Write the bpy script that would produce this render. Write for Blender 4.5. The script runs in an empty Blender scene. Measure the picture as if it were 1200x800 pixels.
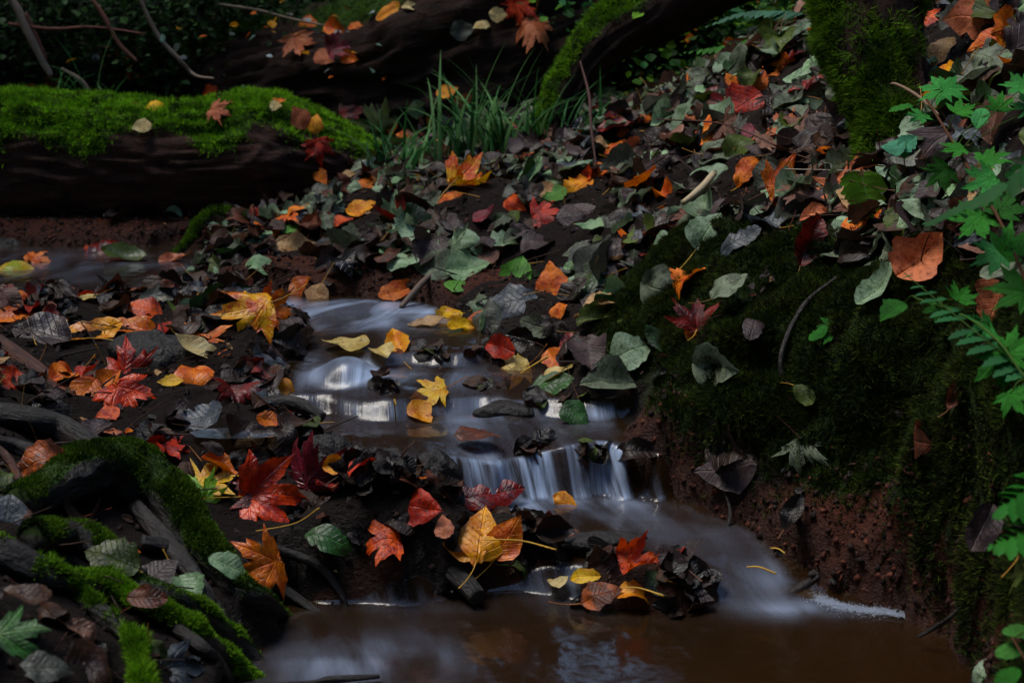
import bpy, math, random
import numpy as np
from mathutils import Vector, Matrix, Euler
from mathutils.bvhtree import BVHTree
random.seed(11); rng = np.random.default_rng(11)
C = bpy.context.scene.collection
R = math.radians
sce = bpy.context.scene

# ------------------------------------------------------------------ camera geometry (pixels of a 1200 x 800 picture)
CAMZ, PITCH, FPX = 0.80, R(12.0), 1667.0
cp, sp = math.cos(PITCH), math.sin(PITCH)
CAM = np.array([0, 0, CAMZ])
def ray(u, v):
    a, b = (u-600)/FPX, (400-v)/FPX
    d = np.array([a, cp+b*sp, -sp+b*cp]); return d
def W(u, v, Y=None, z=None):
    d = ray(u, v)
    k = Y/d[1] if Y is not None else (z-CAMZ)/d[2]
    return CAM + d*k
def proj(P):
    P = np.atleast_2d(P) - CAM
    w = P[:, 1]*cp - P[:, 2]*sp
    return np.stack([600+FPX*P[:, 0]/w, 400-FPX*(P[:, 1]*sp+P[:, 2]*cp)/w, w], 1)

# ------------------------------------------------------------------ noise
def _h(ix, iy, iz, s):
    n = (ix*374761393 + iy*668265263 + iz*1274126177 + s*974634777) & 0xffffffff
    n = ((n ^ (n >> 13))*1274126177) & 0xffffffff
    n = ((n ^ (n >> 16))*2246822519) & 0xffffffff
    return ((n ^ (n >> 15)) & 0xffffff)/float(0xffffff)
def vnoise(x, y, z=0.0, s=0):
    x, y, z = np.broadcast_arrays(np.asarray(x, float), np.asarray(y, float), np.asarray(z, float))
    ix, iy, iz = np.floor(x).astype(np.int64), np.floor(y).astype(np.int64), np.floor(z).astype(np.int64)
    fx, fy, fz = x-ix, y-iy, z-iz
    fx, fy, fz = fx*fx*(3-2*fx), fy*fy*(3-2*fy), fz*fz*(3-2*fz)
    r = 0
    for dx in (0, 1):
        for dy in (0, 1):
            for dz in (0, 1):
                w = (fx if dx else 1-fx)*(fy if dy else 1-fy)*(fz if dz else 1-fz)
                r = r + w*_h(ix+dx, iy+dy, iz+dz, s)
    return r*2-1
def fbm(x, y, z=0.0, s=0, o=4):
    r, a, f = 0, 1.0, 1.0
    for i in range(o):
        r = r + a*vnoise(np.asarray(x)*f+i*7.3, np.asarray(y)*f-i*3.1, np.asarray(z)*f+i*1.7, s+i); a *= .5; f *= 2.03
    return r
def sst(a, b, x):
    t = np.clip((x-a)/(b-a), 0, 1); return t*t*(3-2*t)
def lin(c):
    if isinstance(c, str): c = tuple(int(c[i:i+2], 16)/255 for i in (0, 2, 4))
    return tuple((x/12.92 if x <= .04045 else ((x+.055)/1.055)**2.4) for x in c)

# ------------------------------------------------------------------ object helpers
def tag(o, label=None, cat=None, group=None, kind=None):
    if label: o['label'] = label
    if cat: o['category'] = cat
    if group: o['group'] = group
    if kind: o['kind'] = kind
    return o
def mesh(name, V, F, mat=None, attrs=None, smooth=True):
    """F: (n,k) array or a list of such arrays; attrs: {name: (type, array)} on points"""
    m = bpy.data.meshes.new(name)
    V = np.asarray(V, np.float32)
    Fs = [np.asarray(f, np.int32) for f in (F if isinstance(F, list) else [F])]
    nl = sum(f.size for f in Fs); nf = sum(len(f) for f in Fs)
    m.vertices.add(len(V)); m.vertices.foreach_set('co', V.ravel())
    m.loops.add(nl); m.polygons.add(nf)
    m.loops.foreach_set('vertex_index', np.concatenate([f.ravel() for f in Fs]))
    tot = np.concatenate([np.full(len(f), f.shape[1], np.int32) for f in Fs])
    st = np.concatenate([[0], np.cumsum(tot)[:-1]]).astype(np.int32)
    m.polygons.foreach_set('loop_start', st); m.polygons.foreach_set('loop_total', tot)
    m.polygons.foreach_set('use_smooth', np.full(nf, smooth))
    for k, (ty, arr) in (attrs or {}).items():
        a = m.attributes.new(k, ty, 'POINT')
        a.data.foreach_set('color' if ty == 'FLOAT_COLOR' else ('vector' if ty == 'FLOAT_VECTOR' else 'value'), np.asarray(arr, np.float32).ravel())
    m.update(calc_edges=True); m.validate()
    if mat: m.materials.append(mat)
    return m
def obj(name, m, parent=None, loc=None, M=None):
    o = bpy.data.objects.new(name, m); C.objects.link(o)
    if parent is not None: o.parent = parent
    if M is not None: o.matrix_world = M
    elif loc is not None: o.location = loc
    return o
def empty(name, loc=(0, 0, 0)):
    o = bpy.data.objects.new(name, None); o.empty_display_size = .02; C.objects.link(o); o.location = tuple(loc); return o
def grid_faces(nr, nc, wrap=False, off=0):
    i, j = np.meshgrid(np.arange(nr-1), np.arange(nc if wrap else nc-1), indexing='ij')
    j2 = (j+1) % nc
    return off+np.stack([i*nc+j, i*nc+j2, (i+1)*nc+j2, (i+1)*nc+j], -1).reshape(-1, 4)

# ------------------------------------------------------------------ materials
class NT:
    def __init__(s, name):
        s.m = bpy.data.materials.new(name); s.m.use_nodes = True
        s.t = s.m.node_tree; s.t.nodes.clear()
    def n(s, ty, ins=None, **kw):
        x = s.t.nodes.new(ty)
        for k, v in kw.items(): setattr(x, k, v)
        for k, v in (ins or {}).items():
            sk = x.inputs[k]
            if isinstance(v, bpy.types.NodeSocket): s.t.links.new(v, sk)
            elif isinstance(v, bpy.types.Node): s.t.links.new(v.outputs[0], sk)
            else: sk.default_value = v
        return x
    def math(s, op, a, b=0.0, c=0.0, clamp=False):
        return s.n('ShaderNodeMath', {0: a, 1: b, 2: c}, operation=op, use_clamp=clamp).outputs[0]
    def mix(s, f, a, b, bt='MIX'):
        x = s.n('ShaderNodeMix', {0: f, 6: a, 7: b}, data_type='RGBA', blend_type=bt); return x.outputs[2]
    def noise(s, vec, scale, detail=4, rough=.55, dist=0):
        return s.n('ShaderNodeTexNoise', {'Vector': vec, 'Scale': scale, 'Detail': detail, 'Roughness': rough, 'Distortion': dist}).outputs['Fac']
    def rng(s, v, a, b, c=0.0, d=1.0):
        return s.n('ShaderNodeMapRange', {0: v, 1: a, 2: b, 3: c, 4: d}).outputs[0]
    def attr(s, name): return s.n('ShaderNodeAttribute', attribute_name=name)
    def bump(s, h, st, dist): return s.n('ShaderNodeBump', {'Height': h, 'Strength': st, 'Distance': dist}).outputs[0]
    def bsdf(s, ins): return s.n('ShaderNodeBsdfPrincipled', ins)
    def out(s, sh): s.n('ShaderNodeOutputMaterial', {'Surface': sh}); return s.m
def c4(c, a=1): return tuple(c)+(a,)

def mat_ground():
    t = NT('soil'); g = t.n('ShaderNodeNewGeometry').outputs['Position']
    A = t.attr('zone')                      # r clay, g moss, b wet
    sep = t.n('ShaderNodeSeparateColor', {0: A.outputs['Color']})
    n1 = t.noise(g, 9, 6); n2 = t.noise(g, 55, 6, .7); n3 = t.noise(g, 240, 3, .6)
    soil = t.mix(n2, c4(lin('0b0706')), c4(lin('241812')))
    clay = t.mix(n2, c4(lin('22100b')), c4(lin('6c3826')))
    clay = t.mix(t.rng(n1, .42, .6), clay, c4(lin('4a2417')))
    mossc = t.mix(n3, c4(lin('0e1a06')), c4(lin('2c4210')))
    col = t.mix(t.rng(t.math('ADD', sep.outputs[0], t.math('MULTIPLY', t.math('SUBTRACT', n1, .5), .8)), .4, .6), soil, clay)
    col = t.mix(t.rng(t.math('ADD', sep.outputs[1], t.math('MULTIPLY', t.math('SUBTRACT', n2, .5), 1.0)), .42, .62), col, mossc)
    wet = sep.outputs[2]
    col = t.mix(t.math('MULTIPLY', wet, .55), col, c4((.01, .007, .005)))
    h = t.math('ADD', t.math('MULTIPLY', n2, 1.0), t.math('MULTIPLY', n3, .35))
    ro = t.rng(wet, 0, 1, .95, .42)
    b = t.bsdf({'Base Color': col, 'Roughness': ro, 'Normal': t.bump(h, .9, .02), 'Specular IOR Level': .22})
    return t.out(b)
def mat_bark(name, a, b_, wet=.7, scale=1.0, mossamt=0.0):
    t = NT(name); A = t.attr('along')       # vector: along, around, moss
    v = A.outputs['Vector']
    s1 = t.n('ShaderNodeVectorMath', {0: v, 1: (9*scale, 42*scale, 0)}, operation='MULTIPLY').outputs[0]
    n1 = t.noise(s1, 1, 7, .65, .6); g = t.n('ShaderNodeNewGeometry').outputs['Position']
    n2 = t.noise(g, 130, 5, .7); n3 = t.noise(g, 14, 4)
    col = t.mix(t.rng(n1, .3, .7), c4(lin(a)), c4(lin(b_)))
    col = t.mix(t.math('MULTIPLY', t.rng(n3, .5, .7), .5), col, c4(lin('2c1f1a')))
    sep = t.n('ShaderNodeSeparateXYZ', {0: v})
    mm = t.rng(t.math('ADD', sep.outputs[2], t.math('MULTIPLY', t.math('SUBTRACT', n2, .5), .9)), .45, .62)
    col = t.mix(mm, col, t.mix(n2, c4(lin('121f06')), c4(lin('3a5a12'))))
    h = t.math('ADD', n1, t.math('MULTIPLY', n2, .4))
    b = t.bsdf({'Base Color': col, 'Roughness': t.rng(mm, 0, 1, wet, .95), 'Normal': t.bump(h, 1.0, .02/scale), 'Specular IOR Level': .25 if wet > .6 else .5})
    return t.out(b)
def mat_vcol(name, rough=.8, transl=.0, spec=.3, bumps=0):
    t = NT(name); A = t.attr('Col')
    g = t.n('ShaderNodeNewGeometry').outputs['Position']
    ins = {'Base Color': A.outputs['Color'], 'Roughness': rough, 'Specular IOR Level': spec}
    if bumps: ins['Normal'] = t.bump(t.noise(g, bumps, 4), .6, .003)
    b = t.bsdf(ins)
    if transl:
        tr = t.n('ShaderNodeBsdfTranslucent', {'Color': A.outputs['Color']})
        b = t.n('ShaderNodeMixShader', {0: transl, 1: b, 2: tr})
    return t.out(b)
def mat_leaf():
    t = NT('leaf_blade'); A = t.attr('Col'); B = t.attr('Col2'); U = t.attr('leafuv')
    s = t.n('ShaderNodeSeparateXYZ', {0: U.outputs['Vector']}); x, y, z = s.outputs
    ax = t.math('ABSOLUTE', x)
    # feather veins
    ph = t.math('SUBTRACT', y, t.math('MULTIPLY', ax, .75))
    fr = t.math('ABSOLUTE', t.math('SUBTRACT', t.math('FRACT', t.math('MULTIPLY', ph, 8.0)), .5))
    side = t.rng(fr, .5, .40, 1, 0); mid = t.rng(ax, .006, .022, 1, 0)
    fe = t.math('MAXIMUM', mid, t.math('MULTIPLY', side, .6))
    # palmate veins
    th = t.math('ARCTAN2', x, y); k = R(43)
    q = t.math('ROUND', t.math('DIVIDE', th, k)); d = t.math('ABSOLUTE', t.math('SINE', t.math('SUBTRACT', th, t.math('MULTIPLY', q, k))))
    rr = t.math('POWER', t.math('ADD', t.math('MULTIPLY', x, x), t.math('MULTIPLY', y, y)), .5)
    d = t.math('MULTIPLY', d, rr)
    pm = t.rng(d, .006, .02, 1, 0)
    al = t.math('SUBTRACT', rr, t.math('MULTIPLY', d, 1.1))
    fr2 = t.math('ABSOLUTE', t.math('SUBTRACT', t.math('FRACT', t.math('MULTIPLY', al, 9.0)), .5))
    pm = t.math('MAXIMUM', pm, t.math('MULTIPLY', t.rng(fr2, .5, .40, 1, 0), .5))
    pal = t.math('GREATER_THAN', z, 5.0)
    seed = t.math('MULTIPLY', z, 3.37)
    vein = t.mix(pal, fe, pm)
    vec = t.n('ShaderNodeCombineXYZ', {0: x, 1: y, 2: seed})
    n1 = t.noise(vec, 3.0, 5, .6); n2 = t.noise(vec, 14, 4, .65); n3 = t.noise(vec, 40, 2)
    col = t.mix(t.rng(t.math('ADD', n1, t.math('MULTIPLY', t.math('SUBTRACT', n2, .5), .3)), .44, .58), A.outputs['Color'], B.outputs['Color'])
    col = t.mix(t.math('MULTIPLY', t.rng(n2, .55, .72), .75), col, c4((.02, .012, .006)))
    col = t.mix(t.math('MULTIPLY', t.rng(n3, .62, .70), .75), col, c4((.02, .012, .006)))
    bright = t.mix(1.0, col, c4((1.7, 1.7, 1.1)), 'MULTIPLY')
    col = t.mix(t.math('MULTIPLY', vein, .42), col, bright)
    wet = A.outputs['Alpha']
    ro = t.math('ADD', t.rng(wet, 0, 1, .7, .2), t.math('MULTIPLY', t.math('SUBTRACT', n2, .5), .35))
    h = t.math('ADD', t.math('MULTIPLY', vein, -.6), t.math('MULTIPLY', n2, .8))
    nm = t.bump(h, .55, .004)
    b = t.bsdf({'Base Color': col, 'Roughness': ro, 'Normal': nm, 'Specular IOR Level': t.rng(wet, 0, 1, .18, .6)})
    tr = t.n('ShaderNodeBsdfTranslucent', {'Color': col})
    return t.out(t.n('ShaderNodeMixShader', {0: .2, 1: b, 2: tr}))
def mat_rock():
    t = NT('wet_rock'); g = t.n('ShaderNodeNewGeometry').outputs['Position']
    n1 = t.noise(g, 18, 6, .65); n2 = t.noise(g, 120, 5, .7)
    col = t.mix(n1, c4(lin('070606')), c4(lin('221d1b')))
    col = t.mix(t.rng(n2, .55, .75), col, c4(lin('33251d')))
    return t.out(t.bsdf({'Base Color': col, 'Roughness': t.rng(n1, .3, .7, .18, .5), 'Normal': t.bump(t.math('ADD', n1, t.math('MULTIPLY', n2, .4)), 1.0, .012)}))
def mat_water():
    t = NT('silky_water'); A = t.attr('flow')  # x across, y along, z foam and painted-in sky reflection
    v = A.outputs['Vector']; s = t.n('ShaderNodeSeparateXYZ', {0: v}); foam = s.outputs[2]
    B = t.attr('fall').outputs['Fac']
    v1 = t.n('ShaderNodeVectorMath', {0: v, 1: (70, 2.5, 0)}, operation='MULTIPLY').outputs[0]
    v3 = t.n('ShaderNodeVectorMath', {0: v, 1: (27, 1.2, 0)}, operation='MULTIPLY').outputs[0]
    n3 = t.noise(v3, 1, 3, .6, .8)
    v2 = t.n('ShaderNodeVectorMath', {0: v, 1: (13, 4.0, 0)}, operation='MULTIPLY').outputs[0]
    n1 = t.noise(v1, 1, 4, .65, .5); n2 = t.noise(v2, 1, 3, .5, .6)
    st = t.math('MULTIPLY', t.rng(n1, .36, .66, .15, 1), t.rng(n3, .40, .60, .10, 1.3))
    sm = t.math('MULTIPLY', t.rng(n2, .36, .64, .12, 1.0), t.rng(n1, .3, .6, .8, 1.05))
    m_ = t.math('ADD', t.math('MULTIPLY', st, B), t.math('MULTIPLY', sm, t.math('SUBTRACT', 1.0, B)))
    fo = t.math('MULTIPLY', foam, m_, clamp=True)
    h = t.math('ADD', t.math('MULTIPLY', n1, t.math('MULTIPLY', B, .7)), t.math('MULTIPLY', n2, .8))
    g = t.n('ShaderNodeNewGeometry').outputs['Position']
    h = t.math('ADD', h, t.math('MULTIPLY', t.noise(g, 10, 3, .5), 1.2))
    nm = t.bump(h, .4, .008)
    fres = t.n('ShaderNodeFresnel', {'IOR': 1.33, 'Normal': nm})
    tr = t.n('ShaderNodeBsdfTransparent', {'Color': c4((.50, .36, .20))})
    mud = t.n('ShaderNodeBsdfDiffuse', {'Color': c4(lin('45301a'))})
    body = t.n('ShaderNodeMixShader', {0: .25, 1: tr, 2: mud})
    gl = t.n('ShaderNodeBsdfGlossy', {'Color': c4((1, 1, 1)), 'Roughness': .13, 'Normal': nm})
    wat = t.n('ShaderNodeMixShader', {0: fres, 1: body, 2: gl})
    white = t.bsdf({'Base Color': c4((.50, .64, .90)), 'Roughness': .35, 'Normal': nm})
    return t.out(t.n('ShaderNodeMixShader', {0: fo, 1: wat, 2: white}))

M_ground = mat_ground(); M_leaf = mat_leaf(); M_rock = mat_rock(); M_water = mat_water()
M_bark = mat_bark('rotting_bark', '150d0b', '5e4036', .8)
M_trunk = mat_bark('dark_trunk_bark', '0e0908', '3e2820', .85)
M_root = mat_bark('wet_root_bark', '080606', '2a2522', .45, 3)
M_stick = mat_bark('red_brown_bark', '1a0c08', '6a3826', .6, 3)
M_moss = mat_vcol('moss', .85, .25, .2)
M_green = mat_vcol('green_foliage', .65, .3, .15)
M_stalk = mat_vcol('stalk', .5, .15, .4)
M_twig = mat_vcol('twig', .75, 0, .3, 200)

# ------------------------------------------------------------------ terrain
pts = []
def cpt(u, v, Y=None, z=None): pts.append(W(u, v, Y, z))
for a in ((1000,650,1.98),(1000,600,2.0),(1000,500,2.05),(1000,400,2.12),(1000,330,2.25),(1000,250,2.45),(1000,170,2.7),(1000,100,3.0),(1000,46,3.3),
          (1180,600,1.62),(1180,700,1.66),(1180,450,1.68),(1180,300,1.9),(1180,150,2.2),(1180,0,2.6),(1350,500,1.5),(1350,200,1.8),(1350,0,2.2),
          (850,560,2.15),(850,480,2.2),(850,400,2.3),(850,330,2.45),(850,270,2.65),(850,200,2.95),(850,130,3.3),(850,85,3.6),
          (740,540,2.24),(740,450,2.42),(740,400,2.55),(740,330,2.75),(740,260,3.0),(740,190,3.35),(740,150,3.6),
          (640,400,2.68),(640,370,2.85),(640,340,2.95),(640,280,3.15),(640,220,3.4),(640,185,3.65),
          (500,335,3.03),(500,280,3.25),(500,240,3.45),(500,215,3.65),(400,320,3.2),(400,270,3.5),(400,235,3.7),(300,300,3.45),(300,265,3.7),
          (200,262,4.1),(100,262,4.1),(0,262,4.1),(580,200,3.85),(700,160,4.2),(760,110,4.8),(900,70,4.7),(640,150,4.3),
          (100,375,2.74),(100,420,2.5),(100,460,2.32),(100,500,2.2),(100,530,2.04),(100,600,1.85),(100,700,1.62),(100,790,1.44),
          (0,480,2.1),(0,640,1.62),(0,790,1.32),(0,400,2.5),(250,380,2.75),(250,440,2.45),(250,505,2.2),(250,560,2.06),(250,640,1.9),(250,700,1.76),
          (350,370,2.85),(350,430,2.55),(350,480,2.4),(350,560,2.12),(350,620,2.0),(420,620,2.0),(200,760,1.6),(230,800,1.55),
          (470,550,2.16),(460,500,2.26),(180,335,3.05),(60,335,3.05)):
    pts.append(W(a[0], a[1], Y=a[2]))
pts += [np.array(p, float) for p in ((-1.6,4.6,.36),(-.6,4.6,.38),(.2,4.9,.55),(-1.5,5.6,.75),(0,5.8,.85),(1.4,5.4,1.25),(-2.6,5,.7),(-2.5,4,.4),(-2.2,3.2,.32),(-2.2,2.4,.35),(-1.5,1.8,.3),(-1.2,1.0,.15),
    (0,.9,-.12),(0,.3,-.1),(-.4,1.2,-.06),(.5,1.1,.1),(.9,1.3,.55),(1.2,.6,.5),(-4,6,1.3),(-3,8,2.1),(0,8,2.2),(3,7.5,2.5),(4,4,2.2),(2.2,3,1.35),(2,2,1.0),(2.5,.5,.9),(-3.5,1,.7),(0,-2,.0),(3,-3,1.2),(-3,-3,.5),
    (-14,14,4.5),(0,15,4.5),(14,14,5),(-15,0,2.5),(15,0,4),(-14,-14,2),(14,-14,2.5),(0,-15,1.2))]
pts = np.array(pts)
eps = .06
def kern(d2): return np.sqrt(d2+eps*eps)
def fit(P):
    n = len(P); d2 = ((P[:, None, :2]-P[None, :, :2])**2).sum(-1)
    K = kern(d2) - 0.004*np.eye(n)*-1*0
    A = np.zeros((n+3, n+3)); A[:n, :n] = K + np.eye(n)*-.01
    A[:n, n] = 1; A[:n, n+1:] = P[:, :2]; A[n:, :n] = A[:n, n:].T
    return np.linalg.solve(A, np.concatenate([P[:, 2], [0, 0, 0]]))
coef = fit(pts)
def zbase(x, y):
    x, y = np.asarray(x, float), np.asarray(y, float); sh = x.shape; x, y = x.ravel(), y.ravel()
    r = np.zeros_like(x)
    for i in range(0, len(x), 40000):
        d2 = (x[i:i+40000, None]-pts[None, :, 0])**2 + (y[i:i+40000, None]-pts[None, :, 1])**2
        r[i:i+40000] = kern(d2) @ coef[:-3] + coef[-3] + coef[-2]*x[i:i+40000] + coef[-1]*y[i:i+40000]
    return r.reshape(sh)
def zwater(x, y):
    w = .02*vnoise(x*7, 0*x, 0, 5)+.012*vnoise(x*19, 0*x, 0, 6)
    ya = y+w
    f2 = y+.030*vnoise(x*9+2, 0*x, 0, 8)+.016*vnoise(x*33, 0*x, 0, 9)-.05*sst(.06, .2, x)+.03*sst(0, -.12, x)
    m1 = .5+.5*vnoise(x*8+3, 0*x, 0, 13); m2 = .5+.5*vnoise(x*6+9, 0*x, 0, 14); m3 = .5+.5*vnoise(x*10, 0*x, 0, 15)
    def stp(a, b, t, wide, m): return (1-m)*sst(a, b, t)+m*sst(a-wide*.35, b+wide, t)
    z = .06*stp(1.945, 1.985, ya, .13, np.clip(.35+.3*m3+.4*sst(.15, .24, x), 0, 1))+.09*stp(2.185, 2.235, f2, .10, .75*m1)+.05*stp(2.405, 2.45, ya+.03*vnoise(x*14, 0*x, 0, 3), .10, .35+.6*m2)+.037*stp(2.575, 2.63, ya+.03*vnoise(x*11, 0*x, 0, 17), .12, .3+.6*m3)+.008*sst(2.75, 3, y)
    for u_, v_, z_, rx, ry, h in ((405,418,.235,.052,.045,.034),(590,474,.185,.05,.045,.008),(470,462,.19,.05,.04,.008)):
        c = W(u_, v_, z=z_)                   # water pushed up over round stones
        z = z+h*np.exp(-(((x-c[0])/rx)**2+((y-c[1])/ry)**2)**1.4)
    return z
PL = []
def poly(z, uv): PL.append(np.array([W(u, v, z=z)[:2] for u, v in uv]))
poly(0, [(250,1300),(262,800),(300,755),(330,718),(400,700),(560,706),(700,704),(860,702),(930,698),(1000,708),(1062,722),(1100,755),(1140,790),(1160,840),(1180,1300)])
poly(.0, [(560,720),(560,690),(700,690),(860,690),(925,690),(960,720)])
poly(.06, [(395,612),(395,600),(520,588),(560,580),(725,582),(790,588),(850,604),(900,624),(938,646),(940,668),(880,668),(862,655),(800,642),(700,648),(640,622),(560,606),(500,606),(440,612)])
poly(.10, [(455,520),(600,522),(725,522),(738,560),(735,604),(640,604),(490,604),(478,560)])
poly(.06, [(383,624),(385,594),(470,588),(580,590),(580,608),(500,618),(440,622)])
poly(.03, [(590,675),(640,672),(650,700),(585,700)])
poly(.06, [(690,640),(750,640),(680,668),(630,672),(600,668),(640,655)])
poly(.15, [(410,488),(445,515),(480,535),(560,545),(722,548),(728,530),(705,508),(660,488),(560,482),(430,484)])
poly(.20, [(345,478),(430,500),(655,500),(655,455),(640,432),(560,424),(345,424),(330,455)])
poly(.238, [(335,445),(555,445),(562,395),(530,372),(500,358),(400,352),(345,362),(360,400)])
poly(.245, [(-400,366),(-400,288),(0,287),(110,290),(235,286),(250,305),(232,320),(240,335),(330,343),(372,352),(420,352),(400,372),(340,366),(230,352),(90,366)])
def sdist(x, y):
    sh = np.shape(x); x, y = np.ravel(x), np.ravel(y); best = np.full(x.shape, 9.0)
    for P in PL:
        ins = np.zeros(x.shape, bool); dm = np.full(x.shape, 9.0)
        for i in range(len(P)):
            a, b = P[i], P[(i+1) % len(P)]
            e = b-a; t = np.clip(((x-a[0])*e[0]+(y-a[1])*e[1])/(e@e), 0, 1)
            dm = np.minimum(dm, np.hypot(x-a[0]-t*e[0], y-a[1]-t*e[1]))
            if a[1] != b[1]:
                c = ((a[1] > y) != (b[1] > y)) & (x < (b[0]-a[0])*(y-a[1])/(b[1]-a[1])+a[0]); ins ^= c
        best = np.minimum(best, np.where(ins, -dm, dm))
    return best.reshape(sh)
BUMPS = []
def bump(u, v, z, rx, ry, h): 
    p = W(u, v, z=z); BUMPS.append((p[0], p[1], rx, ry, h))
bump(455,650,.04,.10,.035,.04); bump(560,640,.05,.11,.045,.04); bump(660,640,.05,.08,.04,.02); bump(405,672,.03,.09,.04,.06)
bump(760,690,.02,.085,.05,.055); bump(820,690,.02,.05,.04,.035); bump(690,690,.02,.04,.03,.03); bump(500,665,.03,.14,.05,.04); bump(455,555,.12,.055,.03,.02)
bump(130,340,.245,.16,.10,.05); bump(60,345,.245,.10,.07,.02)
bump(300,395,.24,.06,.06,.02)
bump(520,412,.235,.05,.035,.02)
def ground(x, y):
    z = zbase(x, y)
    near = np.exp(-((x/2.5)**2+((y-2.6)/2.5)**2))
    land = .022*fbm(x*5, y*5, 0, 20, 3)+.008*fbm(x*26, y*26, 0, 30, 3)*near + .12*(1-near)*fbm(x*1.1, y*1.1, 0, 40, 3)
    z = z+land
    sd = sdist(x, y)+.018*vnoise(x*16, y*16, 0, 51)
    zw = zwater(x, y)
    bed = zw-.012-.05*sst(0, .09, -sd)+(.014*fbm(x*22, y*22, 0, 60, 2)+.034*np.clip(fbm(x*15+3, y*15, 0, 64, 2)-.05, 0, 1)*sst(.3, .8, 1-np.abs(((y-2.2)/.45)))*(y > 1.9))*sst(0, .04, -sd)
    bank = np.maximum(z, zw+.01+.05*sst(0, .12, sd))
    blend = np.where(sd > .25, z, np.where(sd > 0, bank, 0))
    bank = np.where(sd > .12, z+(np.maximum(z, zw+.06)-z)*(1-sst(.12, .35, sd)), bank)
    r = np.where(sd <= 0, bed, zw-.012+(bank-zw+.012)*sst(0, .035, sd))
    for bx, by, rx, ry, h in BUMPS:
        r = r+h*np.exp(-(((x-bx)/rx)**2+((y-by)/ry)**2)**1.5)
    return r, sd
def axis(lo, hi, step, far_lo, far_hi, gr=1.09):
    a = list(np.arange(lo, hi, step)); s = step; x = a[-1]
    while x < far_hi: s *= gr; x += s; a.append(x)
    s = step; x = a[0]; b = []
    while x > far_lo: s *= gr; x -= s; b.append(x)
    return np.array(b[::-1]+a)
gx = axis(-1.5, 1.25, .009, -22, 22); gy = axis(1.25, 4.4, .009, -20, 24)
GX, GY = np.meshgrid(gx, gy)
GZ, SD = ground(GX, GY)
slope = np.hypot(np.gradient(GZ, gy, axis=0), np.gradient(GZ, gx, axis=1))
_mm = (GX > .16)*sst(.15, .25, GZ)*(1-sst(.45, .52, GZ))*(GY < 2.75)*(GX < 1.6)
_k = np.maximum(sst(.35, 1.1, slope), _mm)*(SD > .0)*np.exp(-((GX/2.5)**2+((GY-2.6)/2.5)**2))
_dx = .026*fbm(GX*9, GY*11, GZ*13, 201, 3)+.008*fbm(GX*30, GY*40, GZ*45, 203, 3); _dy = .026*fbm(GX*9+5, GY*11, GZ*13, 207, 3)+.008*fbm(GX*30, GY*40+4, GZ*45, 209, 3)
GV = np.stack([GX+_dx*_k, GY+_dy*_k*.8, GZ+_k*.006*fbm(GX*40, GY*40, GZ*40, 211, 2)+_mm*.05*(np.abs(fbm(GX*5.5, GY*5.5, GZ*3, 215, 3))-.35)], -1).reshape(-1, 3); GF = grid_faces(len(gy), len(gx))
pj = proj(GV); U_, V_ = pj[:, 0].reshape(GX.shape), pj[:, 1].reshape(GX.shape)
# where clay / moss lie on the ground (their own patches)
def box(x, a, b, s): return sst(a-s, a+s, x)*(1-sst(b-s, b+s, x))
nz = .5*fbm(GX*6, GY*6, 0, 71, 3)
slope = np.hypot(np.gradient(GZ, gy, axis=0), np.gradient(GZ, gx, axis=1))
clay = ((GX > .18) & (GY < 2.45))*(1-sst(.06+.12*sst(.35, .5, GX), .12+.12*sst(.35, .5, GX), GZ+nz*.05))
clay = np.maximum(clay, (GY > 3.8)*(GX < -.5)*(GZ < .36)*(SD > -.2))
clay = np.maximum(clay, (GX > .18)*(GX < .32)*(GY > 2.1)*(GY < 2.35)*.8)
_is = W(770,690,z=.04); clay = clay*(1-np.exp(-(((GX-_is[0])/.16)**2+((GY-_is[1])/.08)**2)**2))
clay = np.maximum(clay, (SD < 0)*.62)
clay = np.maximum(clay, (GY > 2.95)*(GY < 3.3)*(GX > -.75)*(GX < .0)*(GZ < .31)*.75)
mz = GX*1.0+(2.9-GY)*.55
moss = (GX > .16)*sst(.10, .19, GZ+nz*.08)*(1-sst(.43, .50, GZ+nz*.08-(GX-.3)*.10))*(GY < 2.75)*(GX < 1.6)*1.0
moss = np.maximum(moss, sst(.25, .6, fbm(GX*2, GY*2, 0, 77, 3))*(GY > 4.3)*.8)
wet = np.clip(1-sst(0, .12, SD), 0, 1)*(1-sst(.05, .12, GZ-zwater(GX, GY)))
zone = np.stack([clay, moss*(1-wet*.6), wet, np.ones_like(wet)], -1).reshape(-1, 4)
g_ob = obj('ground', mesh('ground', GV, GF, M_ground, {'zone': ('FLOAT_COLOR', zone)}))
tag(g_ob, 'dark soil and red clay stream banks', 'ground', kind='structure')
def gz(x, y):
    i = np.clip(np.searchsorted(gx, x)-1, 0, len(gx)-2); j = np.clip(np.searchsorted(gy, y)-1, 0, len(gy)-2)
    fx = (x-gx[i])/(gx[i+1]-gx[i]); fy = (y-gy[j])/(gy[j+1]-gy[j])
    return (GZ[j, i]*(1-fx)+GZ[j, i+1]*fx)*(1-fy)+(GZ[j+1, i]*(1-fx)+GZ[j+1, i+1]*fx)*fy
def near_interp(A, x, y):
    i = np.clip(np.searchsorted(gx, x), 0, len(gx)-1); j = np.clip(np.searchsorted(gy, y), 0, len(gy)-1); return A[j, i]
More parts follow.
